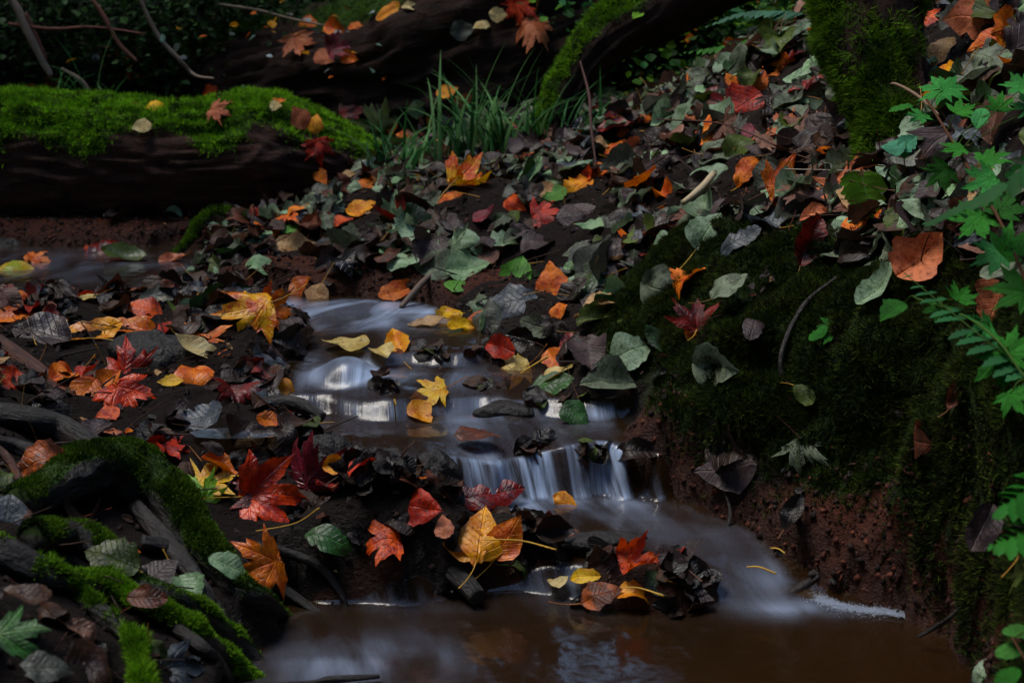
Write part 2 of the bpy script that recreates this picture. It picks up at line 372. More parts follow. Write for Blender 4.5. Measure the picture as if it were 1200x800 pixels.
# ------------------------------------------------------------------ water
wx = np.arange(-2.3, .95, .0065)
wy = np.concatenate([np.arange(1.0, 1.9, .02), np.arange(1.9, 2.7, .0035), np.arange(2.7, 4.25, .015)])
WX, WY = np.meshgrid(wx, wy); WZ = zwater(WX, WY)
WSD = sdist(WX, WY)
grad = np.abs(np.gradient(WZ, wy, axis=0))
fall = sst(.35, 1.2, grad)
def G(u, v, z, rx, ry, a=1.0):
    p = W(u, v, z=z); return a*np.exp(-(((WX-p[0])/rx)**2+((WY-p[1])/ry)**2))
# foam grows on the falls and just below them, dies out downstream
foam = fall*(.62+.75*sst(-.3, .5, vnoise(WX*11, 0*WX, 0, 91)))
blur = np.zeros_like(foam); acc = np.zeros(len(wx))
for j in range(len(wy)-1, -1, -1):
    dy = wy[j]-(wy[j-1] if j else 0)
    acc = acc*math.exp(-abs(dy)/.05); acc = np.maximum(acc, foam[j]*.62)
    blur[j] = acc
for _ in range(2): blur = (np.roll(blur, 3, 1)+np.roll(blur, -3, 1)+blur+np.roll(blur, 6, 1)+np.roll(blur, -6, 1))/5
foam = np.maximum(foam, blur*.8)*np.where(WY < 2.0, .40, np.where(WY < 2.13, .30, 1))
foam = foam+G(405,370,.238,.19,.11,2.6)+G(455,380,.238,.12,.06,.4)+G(430,440,.2,.18,.05,.75)+G(560,500,.15,.12,.05,.30)
foam = foam+G(415,775,0,.11,.08,.75)+G(920,712,0,.06,.035,.55)+G(830,620,.06,.16,.09,.16)+G(600,560,.09,.09,.09,.5)+G(905,690,.0,.03,.03,.6)+G(630,588,.06,.16,.03,.5)+G(520,492,.15,.10,.05,.3)+G(590,505,.15,.07,.04,.4)+G(350,405,.235,.08,.04,.3)+G(100,312,.245,.5,.3,.16)  # first patch: bluish sky reflection in the lower pool, painted in as foam
foam = foam+.5*np.exp(-(((WX-W(1000,714,z=0)[0])/.12)**2+((WY-W(1000,712,z=0)[1])/.02)**2))+G(40,358,.245,.4,.05,.22)+G(560,610,.06,.2,.05,.3)+G(880,650,.06,.04,.03,.2)
dome = W(405, 418, z=.235); rd = np.hypot((WX-dome[0])/.06, (WY-dome[1])/.055)
foam = foam+1.1*np.exp(-((rd-.95)/.22)**2)*(WY < dome[1]+.08)+.25*np.exp(-rd**2)
foam = foam*(1-.3*(WY > 3.25))
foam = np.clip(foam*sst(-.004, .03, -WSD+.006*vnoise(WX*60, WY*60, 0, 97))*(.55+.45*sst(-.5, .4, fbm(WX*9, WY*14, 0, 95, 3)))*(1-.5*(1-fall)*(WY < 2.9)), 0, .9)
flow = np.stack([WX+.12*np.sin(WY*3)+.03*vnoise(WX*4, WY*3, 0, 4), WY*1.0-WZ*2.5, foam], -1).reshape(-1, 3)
F = grid_faces(len(wy), len(wx))
keep = ((WSD < .05) & (WZ > near_interp(GZ, WX, WY)-.02)).ravel(); F = F[keep[F].any(1)]
us, inv = np.unique(F, return_inverse=True)
WVs = np.stack([WX, WY, WZ], -1).reshape(-1, 3)[us]
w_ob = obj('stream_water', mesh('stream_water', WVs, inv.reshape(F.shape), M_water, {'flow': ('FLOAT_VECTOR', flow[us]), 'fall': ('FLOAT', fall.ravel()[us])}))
tag(w_ob, 'silky brown and white stream running over small steps', 'stream', kind='structure')

# ------------------------------------------------------------------ solids: tubes (logs, roots, branches), rocks
SOLID = [(GV, GF)]                          # for placing things
def addsolid(V, F):
    SOLID.append((np.asarray(V, float), np.asarray(F)))
def catmull(P, n):
    P = np.asarray(P, float); Q = np.vstack([2*P[0]-P[1], P, 2*P[-1]-P[-2]]); out = []
    for i in range(len(P)-1):
        for k in range(n):
            t = k/n; a, b, c, d = Q[i:i+4]
            out.append(.5*((2*b)+(-a+c)*t+(2*a-5*b+4*c-d)*t*t+(-a+3*b-3*c+d)*t**3))
    out.append(P[-1]); return np.array(out)
def tube(P, rad, n=8, seg=16, rough=.08, ridge=0.0, seed=0, freq=8.0, mossf=None, flat=1.0):
    """P: k x 3 path, rad: k radii -> V, F (quads), along attr"""
    Q = catmull(np.c_[P, rad], n); c, r = Q[:, :3], np.maximum(Q[:, 3], 1e-4)
    T = np.gradient(c, axis=0); T /= np.linalg.norm(T, axis=1)[:, None]+1e-9
    up = np.array([0, 0, 1.0]); N = np.cross(T, up); bad = np.linalg.norm(N, axis=1) < .2
    N[bad] = np.cross(T[bad], [1, 0, 0]); 
    for i in range(1, len(N)):
        if N[i] @ N[i-1] < 0: N[i] = -N[i]
    N /= np.linalg.norm(N, axis=1)[:, None]; B = np.cross(N, T)
    th = np.linspace(0, 2*np.pi, seg, endpoint=False)
    s = np.concatenate([[0], np.cumsum(np.linalg.norm(np.diff(c, axis=0), axis=1))])
    ct, st = np.cos(th)[None], np.sin(th)[None]; S = s[:, None]
    rr = r[:, None]*(1+rough*fbm(ct*1.6+seed, st*1.6, S*freq, seed, 4))
    if ridge:
        rn = 1-np.abs(vnoise(th[None]*7+1.5*vnoise(S*6+0*th[None], th[None]*2, 0, seed), S*4.5, 0, seed+3)+.4*vnoise(th[None]*17, S*13, 0, seed+5))
        # seam at th=0 sits underneath
        rr = rr+ridge*(rn-.6)
    V = c[:, None]+rr[..., None]*(N[:, None]*ct[..., None]+B[:, None]*st[..., None]*flat)
    V = V.reshape(-1, 3); F = grid_faces(len(c), seg, True)
    # end caps
    k = len(V); V = np.vstack([V, c[0], c[-1]])
    i = np.arange(seg); capa = np.stack([np.full(seg, k), (i+1) % seg, i, i], 1)[:, :3]
    b0 = (len(c)-1)*seg; capb = np.stack([np.full(seg, k+1), b0+i, b0+(i+1) % seg], 1)
    al = np.zeros((len(V), 3)); al[:-2, 0] = np.repeat(s, seg); al[:-2, 1] = np.tile(np.abs(th-np.pi)*float(r.mean()), len(c))
    nrm = np.zeros_like(V); nrm[:-2] = (N[:, None]*ct[..., None]+B[:, None]*st[..., None]).reshape(-1, 3)
    if mossf is not None: al[:, 2] = mossf(V, nrm)
    return V, F, np.vstack([capa, capb]), al, nrm
def bvh_of(lst):
    vs, fs, o = [], [], 0
    for V, F in lst:
        vs.append(V); fs += (F+o).tolist(); o += len(V)
    return BVHTree.FromPolygons(np.vstack(vs).tolist(), fs)
# moss tufts
def tufts(P, N, ln, wd, cols, per=3, lean=.7):
    n = len(P); k = n*per
    P = np.repeat(P, per, 0)+rng.normal(0, 1, (k, 3))*wd*1.2; N = np.repeat(N, per, 0)
    L = ln*rng.uniform(.5, 1.25, (k, 1)) if np.isscalar(ln) else np.repeat(ln, per)[:, None]*rng.uniform(.5, 1.25, (k, 1))
    d = N+rng.normal(0, lean, (k, 3)); d[:, 2] += .15; d /= np.linalg.norm(d, axis=1)[:, None]
    s = np.cross(d, rng.normal(0, 1, (k, 3))); s /= np.linalg.norm(s, axis=1)[:, None]
    w = wd*rng.uniform(.6, 1.2, (k, 1))
    V = np.stack([P-s*w-N*L*.15, P+s*w-N*L*.15, P+d*L], 1).reshape(-1, 3)
    F = np.arange(3*k).reshape(-1, 3)
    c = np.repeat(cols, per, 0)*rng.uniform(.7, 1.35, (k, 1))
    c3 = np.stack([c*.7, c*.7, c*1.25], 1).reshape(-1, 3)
    return V, F, np.c_[np.clip(c3, 0, 1), np.ones(len(c3))]
def sample(V, F, n, w=None):
    """area weighted samples on quads/tris; w optional per-vertex weight (density 0..1)"""
    F = np.asarray(F)[:, [0, 1, 2, 3] if F.shape[1] == 4 else [0, 1, 2, 2]]
    a, b, c, d = (V[F[:, i]] for i in range(4))
    nn = np.cross(c-a, d-b if F.shape[1] == 4 else b-a); nn = np.where(np.linalg.norm(nn, axis=1)[:, None] > 0, nn, np.cross(b-a, c-a)); A = np.linalg.norm(nn, axis=1)
    wt = A.copy()
    if w is not None: wt = A*w[F].mean(1)
    idx = rng.choice(len(F), n, p=wt/wt.sum())
    u, v = rng.random((n, 1)), rng.random((n, 1))
    P = (a[idx]*(1-u)+b[idx]*u)*(1-v)+(d[idx]*(1-u)+c[idx]*u)*v
    return P, nn[idx]/(A[idx, None]+1e-12)
MOSSC = np.array([lin('304c0a'), lin('4c700e'), lin('648c18'), lin('20340a')])
def moss_mesh(V, F, w, n, ln=.008, wd=.0011, bright=1.0, outward=None, per=3, tint=None, name='moss'):
    P, N = sample(V, F, n, w)
    if outward is not None: N = np.where(((P-outward(P))*N).sum(1)[:, None] < 0, -N, N)
    else: N = np.where(N[:, 2:3] < 0, -N, N)
    k = np.clip((fbm(P[:, 0]*22, P[:, 1]*22, P[:, 2]*22, 3, 3)+1)/2+rng.normal(0, .12, n), 0, .999)
    base = MOSSC if tint is None else np.array(tint)
    cols = base[(k*len(base)).astype(int)]*bright
    lenv = ln*(1+.7*fbm(P[:, 0]*35, P[:, 1]*35, P[:, 2]*35, 9, 2))
    P = P+N*(.006*np.clip(fbm(P[:, 0]*18, P[:, 1]*18, P[:, 2]*18, 14, 2), -.3, 1))[:, None]
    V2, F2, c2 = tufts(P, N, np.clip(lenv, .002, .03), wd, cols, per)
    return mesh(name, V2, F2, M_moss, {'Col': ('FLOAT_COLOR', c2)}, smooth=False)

def wood(name, P, rad, mat, label, cat, n=8, seg=16, rough=.1, ridge=0, seed=1, freq=8, mossn=0, mossf=None, ml=.008, mb=1.0, group=None, solid=True, flat=1.0, parent=None, wd=.0011):
    V, F, cap, al, nr = tube(P, rad, n, seg, rough, ridge, seed, freq, mossf, flat)
    m = mesh(name, V, [F, cap], mat, {'along': ('FLOAT_VECTOR', al)})
    o = obj(name, m, parent)
    if parent is None: tag(o, label, cat, group)
    if solid: addsolid(V, F)
    if mossn:
        w = np.clip(al[:, 2], 0, 1)**2
        c = catmull(np.asarray(P, float), n)
        def outw(Q):
            r = np.empty_like(Q)
            for i in range(0, len(Q), 8000):
                d = ((Q[i:i+8000, None]-c[None])**2).sum(-1); r[i:i+8000] = c[d.argmin(1)]
            return r
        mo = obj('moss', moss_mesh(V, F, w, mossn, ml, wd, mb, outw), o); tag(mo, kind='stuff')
    return o
def top_moss(lo, hi, s=0, amp=.35, fr=6):
    return lambda V, N: np.clip(sst(lo, hi, N[:, 2]+amp*fbm(V[:, 0]*fr, V[:, 1]*fr, V[:, 2]*fr, s, 3)), 0, 1)

tree_g = bvh_of([(GV, GF)])
ROOTP = []
def PG(rows):
    P, r_ = [], []
    for u, v, r in rows:
        d = Vector(ray(u, v)); p, n, i, t = tree_g.ray_cast(Vector(CAM), d.normalized(), 30)
        p = np.array(p); w_ = (p-CAM) @ np.array([0, cp, -sp]); rr = r*w_/FPX
        tc = (CAM-p)/np.linalg.norm(CAM-p); q = p+tc*rr*.9+np.array([0, 0, rr*.2+.004]); P.append(q); r_.append(rr); ROOTP.append((u, v, r))
    return P, r_
# fallen mossy log at the back of the pool
lp = [W(-260,180,Y=4.25), W(-60,182,Y=4.2), W(100,184,Y=4.15), W(230,188,Y=4.12), W(300,184,Y=4.15), W(370,196,Y=4.2), W(430,208,Y=4.28), W(475,214,Y=4.34)]
wood('fallen_log', lp, [.185,.185,.18,.165,.185,.15,.105,.05], M_bark, 'thick fallen log with bright green moss on top, lying behind the upper pool', 'log',
     n=22, seg=110, rough=.10, ridge=.028, seed=4, freq=3, mossn=60000, mossf=top_moss(.06,.62,2,.55,6), ml=.013, mb=2.3, wd=.0016)
# big dark trunk lying further back
tp = [W(-60,150,Y=5.9), W(120,125,Y=5.6), W(260,112,Y=5.3), W(400,98,Y=5.0), W(520,76,Y=4.85), W(640,36,Y=4.8), W(800,-30,Y=4.9)]
wood('dead_tree', tp, [.16,.2,.22,.26,.28,.28,.28], M_trunk, 'great dark fallen trunk with scattered autumn leaves, behind the grass', 'tree trunk',
     n=20, seg=100, rough=.13, ridge=.045, seed=9, freq=2, mossn=9000, mossf=top_moss(.55,.95,5,.5,3), ml=.012, mb=.9, wd=.0018)
# leaning mossy limb
wood('leaning_tree', [W(640,205,Y=3.95), W(648,150,Y=3.98), W(668,98,Y=4.0), W(708,48,Y=4.02), W(768,10,Y=4.05), W(850,-40,Y=4.1), W(990,-110,Y=4.2)], [.075,.058,.058,.07,.092,.11,.12], M_trunk,
     'leaning moss covered tree limb rising out of the grass clump', 'tree', n=16, seg=64, rough=.12, ridge=.012, seed=12, freq=4, mossn=17000,
     mossf=lambda V, N: np.clip(sst(.05, .55, N[:, 2]*.75-N[:, 0]*.55+.35*fbm(V[:, 0]*8, V[:, 1]*8, V[:, 2]*8, 5, 3)), 0, 1), ml=.014, mb=1.5, wd=.0016)
# mossy trunk at the upper right
wood('mossy_tree', [W(1018,-160,Y=2.75), W(1020,-60,Y=2.72), W(1024,20,Y=2.68), W(1034,90,Y=2.62), W(1046,150,Y=2.56), W(1056,195,Y=2.52)], [.115,.108,.098,.085,.07,.068], M_trunk,
     'upright mossy tree trunk standing on the leaf covered bank', 'tree trunk', n=14, seg=60, rough=.16, ridge=.012, seed=15, freq=6, mossn=26000,
     mossf=lambda V, N: np.clip(.45-.35*N[:, 0]+.75*fbm(V[:, 0]*9, V[:, 1]*9, V[:, 2]*9, 6, 3), 0, 1), ml=.016, mb=.9, wd=.0012)
# roots of the near left bank
def PX(rows): 
    P = [W(u, v, Y=Y) for u, v, Y, r in rows]; return P, [r*Y/FPX for u, v, Y, r in rows]
RG = 'tree roots along the near bank'
def root(rows, label, seed, mossn=0, lo=-.1, hi=.8, amp=.8, ml=.009, mb=1.2, seg=28, mat=None):
    P_, r_ = PG([(u, v, r*.88) for u, v, r in rows]); ml *= .72; mossn = int(mossn*.8)
    return wood('tree_root', P_, r_, mat or M_root, label, 'root', n=12, seg=seg, rough=.17, seed=seed, freq=16, mossn=mossn, mossf=top_moss(lo, hi, seed, amp, 14) if mossn else None, ml=ml, mb=mb, group=RG)
root([(20,600,22),(75,575,30),(130,560,36),(185,580,36),(228,630,28),(262,676,21),(300,704,14),(335,728,8),(364,746,4)], 'thickest dark root arching down from the bank into the lower pool', 21, 14000, .2, .9, .5, .006, .5, 40)
root([(240,655,18),(285,672,12),(325,690,8),(385,730,4)], 'thin forked root beside the dim orange leaf, tip touching the water', 22)
root([(-40,640,24),(10,662,24),(70,688,19),(130,697,15),(185,722,13),(235,755,14),(290,800,12),(330,850,9)], 'moss tufted root crossing the near corner, above the pale green maple leaf', 23, 17000, -.1,.8,.9,.010,1.5)
root([(30,676,18),(80,694,15),(120,725,13),(155,755,12),(165,800,10),(175,850,8)], 'short mossy root forking down over the brown leaves in the near corner', 24, 8000, -.1,.7,.8,.011,1.5)
root([(95,690,14),(150,690,16),(205,708,14),(262,745,12),(305,785,11),(350,830,9)], 'smooth grey root running beside the mossy ones towards the lower pool', 25, 2500, .4,1.1,.8,.007,1.1)
root([(40,640,20),(80,636,22),(125,655,18),(150,690,14)], 'dark root stub under the round olive green leaf', 40, 5000, .1, .9, .6, .007, .7)
root([(-30,486,13),(30,496,16),(75,510,18),(110,532,17),(140,558,14)], 'bare grey root under the fallen stick on the near bank', 26)
root([(-30,520,10),(20,528,11),(60,548,12),(85,575,10)], 'lower of the two bare grey roots under the stick', 41)
root([(60,548,10),(100,538,17),(150,545,22),(200,575,20),(225,610,16)], 'low dark root hump behind the thickest root', 27, 3500, .2,.9,.6,.006,.8)
root([(165,640,10),(205,650,9),(238,690,7),(262,725,6),(280,745,4)], 'slender black root dropping beside the crumpled pale green leaf', 42)
root([(160,600,12),(205,650,12),(240,700,9),(262,745,6),(300,775,3)], 'dark root running down under the thickest root', 43)
root([(-8,525,5),(12,545,6),(30,590,6),(36,640,5)], 'thin reddish root curling down at the picture edge', 28, mat=M_stick, seg=12)
root([(290,640,5),(330,650,7),(375,668,6),(400,700,4),(408,722,3)], 'thin black root hanging under the glossy wet green leaf', 44, seg=12)
root([(200,735,8),(245,770,9),(270,805,8)], 'short black root between the mossy ones and the pool edge', 45, seg=14)
P_, r_ = PX([(-60,372,2.56,11),(0,405,2.48,12),(48,438,2.40,11),(98,472,2.32,8)])
wood('fallen_stick', P_, r_, M_stick, 'reddish brown broken stick lying among the red leaves', 'stick', n=12, seg=24, rough=.09, seed=29, freq=12)
P_, r_ = PX([(410,640,2.04,7),(450,632,2.03,12),(492,645,2.01,14),(530,668,1.97,15),(560,700,1.92,12)])
wood('sunken_branch', P_, r_, M_root, 'black wet branch under the leaf dam beside the yellow leaves', 'branch', n=10, seg=22, rough=.16, seed=30, freq=18)
P_, r_ = PX([(-200,796,1.66,3),(300,802,1.66,3),(390,796,1.67,5),(445,792,1.68,3)])
wood('sunken_branch', P_, r_, M_root, 'black twig tip lying on the water at the lower edge', 'branch', n=10, seg=12, rough=.2, seed=31, freq=18)
P_, r_ = PX([(288,478,2.33,5),(320,470,2.34,8),(350,474,2.34,9),(378,490,2.32,7)])
wood('sunken_branch', P_, r_, M_root, 'black stub of branch beside the small amber leaf at the stream', 'branch', n=10, seg=16, rough=.2, seed=32, freq=18)
P_, r_ = PX([(300,258,3.75,6),(262,252,3.72,9),(236,262,3.7,7),(216,290,3.66,4),(190,306,3.62,2)])
wood('mossy_branch', P_, r_, M_root, 'small mossy forked branch drooping into the upper pool', 'branch', n=10, seg=14, rough=.2, seed=33, freq=14, mossn=2500, mossf=top_moss(-.3,.4,3,.5,14), ml=.010, mb=.9, wd=.0014)
P_, r_ = PX([(505,712,1.93,3),(512,690,1.96,3.6),(520,668,1.98,3)])
wood('wet_twig', P_, r_, M_root, 'grey twig standing out of the water under the leaf dam', 'twig', n=8, seg=8, rough=.2, seed=34, freq=30)
P_, r_ = PX([(408,660,1.99,2),(440,670,1.97,2),(470,690,1.94,2),(478,705,1.93,2),(474,722,1.92,1.5)])
wood('wet_twig', P_, r_, M_root, 'thin bent twig trailing from the leaf dam to the lower pool', 'twig', n=8, seg=8, rough=.2, seed=35, freq=30)
P_, r_ = PX([(905,700,1.96,3),(935,690,1.97,5),(965,670,1.99,4),(1000,640,2.0,3),(1015,632,2.0,2)])
wood('wet_twig', P_, r_, M_root, 'dark twig slanting up the red clay above the foam', 'twig', n=8, seg=8, rough=.2, seed=36, freq=30)
P_, r_ = PX([(860,470,2.2,1.5),(850,520,2.18,2),(846,560,2.16,2),(856,600,2.12,2),(850,628,2.09,2)])
wood('wet_twig', P_, r_, M_root, 'thin dark rootlet hanging down the clay bank', 'twig', n=8, seg=8, rough=.2, seed=37, freq=30)
P_, r_ = PX([(1076,745,1.78,2),(1090,738,1.78,3),(1112,724,1.76,3),(1125,712,1.75,2)])
wood('wet_twig', P_, r_, M_root, 'short dark twig at the water edge under the clay bank', 'twig', n=8, seg=8, rough=.2, seed=38, freq=30)
P_, r_ = PX([(980,325,2.25,2),(940,360,2.22,3),(915,420,2.18,3),(925,470,2.16,2)])
wood('hanging_root', P_, r_, M_root, 'dark rootlet looping over the mossy bank face', 'root', n=8, seg=8, rough=.2, seed=39, freq=30)

def rock(u, v, Y, rx, ry, rz, label, seed, cat='stone', name='wet_stone', group=None, sink=.3):
    c = W(u, v, Y=Y); n, m = 26, 40
    ph = np.linspace(-np.pi/2, np.pi/2, n); th = np.linspace(0, 2*np.pi, m, endpoint=False); PH, TH = np.meshgrid(ph, th, indexing='ij')
    D = np.stack([np.cos(PH)*np.cos(TH), np.cos(PH)*np.sin(TH), np.sin(PH)], -1)
    r = 1+.22*fbm(D[..., 0]*1.4+seed, D[..., 1]*1.4, D[..., 2]*1.4, seed, 4)
    V = (D*r[..., None]*np.array([rx, ry, rz])+c).reshape(-1, 3); F = grid_faces(n, m, True)
    o = obj(name, mesh(name, V-c, F, M_rock), loc=tuple(c)); tag(o, label, cat, group); addsolid(V, F); return o
SG = 'wet stones in the stream'
rock(512,560,2.17,.036,.025,.045,'black boulder in the main fall, water sliding down both sides',1,group=SG)
rock(705,634,2.02,.062,.03,.014,'flat grey stone at the dam end beside the small yellow leaf',2,group=SG)
rock(592,484,2.42,.05,.03,.022,'dark arched stone in the middle step under the long yellow stalk',3,group=SG)
rock(512,420,2.62,.045,.03,.02,'dark stone under the upper step beside the flat yellow leaf',5,group=SG)
rock(305,398,2.68,.055,.05,.026,'dark wet stone beneath the big yellow and orange maple leaf',6,group=SG)
rock(180,425,2.50,.085,.05,.055,'round dark mossy stone behind the red leaves on the near bank',8)
rock(1038,670,1.95,.012,.01,.012,'small pale stone stuck in the red clay bank',11)
rock(5,292,3.9,.07,.05,.03,'dim pale stone on the far shore of the upper pool',12)
rock(385,545,2.13,.05,.03,.05,'black stone under the leaf heap beside the red maple leaf',15,group=SG)
rock(440,562,2.14,.06,.03,.05,'wide black stone under the wet brown leaf heap',16,group=SG)

# ground moss on the bank and back ground
gm = moss.copy()*(SD > .015)*(wet < .5); gm[(GY > 4.4)] *= .0
inframe = (GY > 1.1) & (GX > -3) & (GX < 1.8) & ((U_ > -60) & (U_ < 1900) & (V_ > -40) & (V_ < 840))
gw = (gm*inframe*(.45+.55*sst(-.55, .1, fbm(GX*13, GY*13, GZ*13, 221, 3)))).ravel()
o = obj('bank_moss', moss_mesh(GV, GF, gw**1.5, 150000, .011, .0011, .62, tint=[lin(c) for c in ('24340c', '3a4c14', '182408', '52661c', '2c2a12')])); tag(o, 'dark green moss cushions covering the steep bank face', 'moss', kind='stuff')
gb = ((GY > 4.2)*(GY < 6.5)*inframe*sst(-.1, .5, fbm(GX*2, GY*2, 0, 77, 3))).ravel().astype(float)
o = obj('back_moss', moss_mesh(GV, GF, gb, 14000, .016, .0022, .75)); tag(o, 'dim green moss on the ground behind the bank', 'moss', kind='stuff')

tree_all = bvh_of(SOLID)
def hit(u, v):
    d = Vector(ray(u, v)).normalized(); p, n, i, t = tree_all.ray_cast(Vector(CAM), d, 30)
    if p is None: return None, None
    if n.dot(d) > 0: n = -n
    return np.array(p), np.array(n)
# ------------------------------------------------------------------ leaves
def leaf_outline_feather(kind, rs):
    nx, ny = 8, 17
    t = (1-np.cos(np.linspace(0, np.pi, ny)))/2
    if kind == 'P':
        pk = rs.uniform(.24, .40); w = .44*np.where(t < pk, np.sin(np.clip(t/pk, 0, 1)*np.pi/2)**.7, np.clip((1-t)/(1-pk), 0, 1)**rs.uniform(.75, 1.05)*(1+.22*np.sin(np.clip((t-pk)/(1-pk), 0, 1)*np.pi))); w *= rs.uniform(.82, 1.12)
    elif kind == 'O': w = .62*t**.6*(1-t)**.6*rs.uniform(.85, 1.2)
    else: w = .42*t**.7*(1-t)**.7
    w = w*(1+.05*np.sin(t*40+rs.uniform(0, 6))+rs.normal(0, .03, ny)); nibble = (rs.rand(ny, nx+1) < .06)
    w[0] = .004; w[-1] = .002
    s = np.linspace(-1, 1, nx+1)
    X = (w*(1+rs.uniform(-.12, .12)))[:, None]*s[None]*np.where(s > 0, 1+rs.uniform(-.06, .06), 1)[None]*(1+.04*rs.normal(size=(ny, nx+1))*(np.abs(s)[None] > .9))*np.where(nibble & (np.abs(s)[None] > .9), rs.uniform(.72, .95), 1); Y = t[:, None]+0*X - (.10*np.abs(s)[None]**2*(1-t[:, None])**3 if kind == 'P' else 0)
    return np.stack([X, Y], -1).reshape(-1, 2), grid_faces(ny, nx+1)
MK = [(0,1),(6,.74),(11,.78),(15,.64),(21,.44),(27,.62),(34,.68),(43,.95),(49,.68),(57,.70),(62,.54),(68,.38),(76,.52),(87,.74),(95,.46),(106,.44),(118,.26),(140,.17),(162,.12),(180,.03)]
def leaf_outline_maple(rs):
    a = []; 
    for sgn in (1, -1):
        k = [(sgn*d+rs.normal()*1.5, r*(1+rs.normal()*.05)) for d, r in MK]
        if sgn < 0: k = k[1:-1][::-1]
        a += k if sgn > 0 else k
    a = [(R(d), r) for d, r in a]
    rings = [.0001, .22, .45, .68, .86, 1.0]; th = np.array([x[0] for x in a]); r = np.array([x[1] for x in a])
    P = []
    for q in rings:
        rq = r*q if q > .5 else (r*.55+.45*r.mean())*q
        P.append(np.stack([np.sin(th)*rq, np.cos(th)*rq], -1))
    return np.concatenate(P), grid_faces(len(rings), len(th), True)
def leaf_geo(kind, seed, curl=1.0):
    rs = np.random.RandomState(seed)
    P, F = leaf_outline_maple(rs) if kind == 'M' else leaf_outline_feather(kind, rs)
    x, y = P[:, 0], P[:, 1]; z = np.zeros_like(x)
    kx, ky = rs.normal(0, 1.1)*curl, rs.normal(-.3, .9)*curl
    y0 = .35
    # waves and a fold along the midrib
    z = z+.085*curl*fbm(x*3.2+seed, y*3.2, 0, seed % 50, 3)+.022*curl*np.sin((y*9+np.abs(x)*7)+rs.uniform(0, 6))*np.abs(x)*3
    z = z+rs.uniform(-.1, .6)*curl*np.abs(x)
    if kind == 'M': z = z - rs.uniform(-.1, .5)*curl*np.maximum(0, np.hypot(x, y)-.45)**1.3
    X = np.sin(kx*x)/kx if abs(kx) > .05 else x
    z = z+((1-np.cos(kx*x))/kx if abs(kx) > .05 else 0)
    Y = np.sin(ky*(y-y0))/ky if abs(ky) > .05 else y-y0
    z = z+((1-np.cos(ky*(y-y0)))/ky if abs(ky) > .05 else 0)
    tw = rs.normal(0, .35)*curl; X, z = X*np.cos(tw*(y-y0))-z*np.sin(tw*(y-y0)), X*np.sin(tw*(y-y0))+z*np.cos(tw*(y-y0))
    V = np.stack([X, Y, z], 1)
    uv = np.stack([x, y, np.full_like(x, (seed % 97)/20.0 + (5.0 if kind == 'M' else 0))], 1)
    return V, F, uv
def stalk_geo(V0, ln, seed, r=.0009, lift=.5):
    rs = np.random.RandomState(seed+7)
    k = 7; t = np.linspace(0, 1, k); side = rs.normal(0, .25)
    c = np.stack([V0[0]+ln*side*t**1.5, V0[1]-ln*t*.95, V0[2]+ln*(lift+rs.normal(0, .25))*t**1.4], 1)
    rr = r*(1-.25*t); rr[-1] = r*1.5; th = np.linspace(0, 2*np.pi, 5, endpoint=False)
    V = (c[:, None]+rr[:, None, None]*np.stack([np.cos(th), 0*th, np.sin(th)], -1)[None]).reshape(-1, 3)
    return V, grid_faces(k, 5, True)
PAL = {  # name: (main, second, wetness)
 'orange': ('ea7a0c','c9500a',.3), 'red orange': ('e85a0c','a82806',.4), 'amber': ('f0a010','d87a0a',.3), 'yellow': ('ecbc14','d4940e',.3),
 'yellow and orange': ('e8a810','d0520a',.4), 'yellow green': ('9ba628','c9a51e',.3), 'red': ('c42e08','8a1406',.45), 'dark red': ('80160a','44090a',.6),
 'scarlet': ('e04408','9c1c06',.45), 'crimson': ('7e2030','551522',.4), 'salmon': ('c9744c','ab5838',.2), 'pink orange': ('c87850','b35a34',.2), 'tan': ('c09a6c','9a7048',.2),
 'cream': ('d8c68e','c4a86c',.2), 'pale yellow': ('d8c078','b99c50',.3), 'pale green': ('8fae84','6f9468',.25), 'grey green': ('6a7660','4c5442',.3), 'bright green': ('4f8a26','3d7420',.3),
 'olive green': ('4a5a1c','38461a',.4), 'dark green': ('24421c','1a3016',.6), 'glossy green': ('2f5e26','24481f',.9), 'blue grey': ('4a525c','363c44',.6), 'purple grey': ('48393a','33282b',.4),
 'slate grey': ('5c6056','42443c',.4), 'brown': ('4a3022','33211a',.4), 'reddish brown': ('6e3a26','4a261a',.35), 'dark brown': ('2a1a14','1c120e',.6), 'black': ('16100e','100c0b',.95),
 'brown and orange': ('5c2c12','b8560f',.4), 'dusty green': ('88a084','66805f',.25), 'lime green': ('7ab02c','5c9422',.2), 'mottled green': ('7aa06a','4d8a3c',.3),'pinkish brown':('8a6252','6c4a3e',.25),
}
KN = {'M': 'maple_leaf', 'P': 'poplar_leaf', 'O': 'oval_leaf', 'F': 'fern_leaflet'}
KW = {'M': 'maple leaf', 'P': 'broad leaf', 'O': 'narrow leaf'}
def leaf_cols(cn, n, rs, dv=.12):
    a, b, wet = PAL[cn]; f = 1+rs.normal(0, dv)
    a = np.array(lin(a))*f; b = np.array(lin(b))*f
    return np.tile(np.r_[np.clip(a, 0, .9), wet], (n, 1)), np.tile(np.r_[np.clip(b, 0, .9), 1], (n, 1))
def frame(n, dirv, roll=0):
    n = n/np.linalg.norm(n); y = dirv-n*(dirv@n); y /= np.linalg.norm(y)+1e-9; x = np.cross(y, n)
    return Matrix(((x[0], y[0], n[0]), (x[1], y[1], n[1]), (x[2], y[2], n[2]))).to_4x4()
CR, CU = np.array([1., 0, 0]), np.array([0, sp, cp])
LEAFC = []      # centres in the picture: u, v, depth, length px, name
FG = {'slope': 'fallen leaves on the bank slope', 'near': 'fallen leaves on the near bank', 'log': 'autumn leaves on the fallen logs', 'stream': 'leaves lying in the stream'}
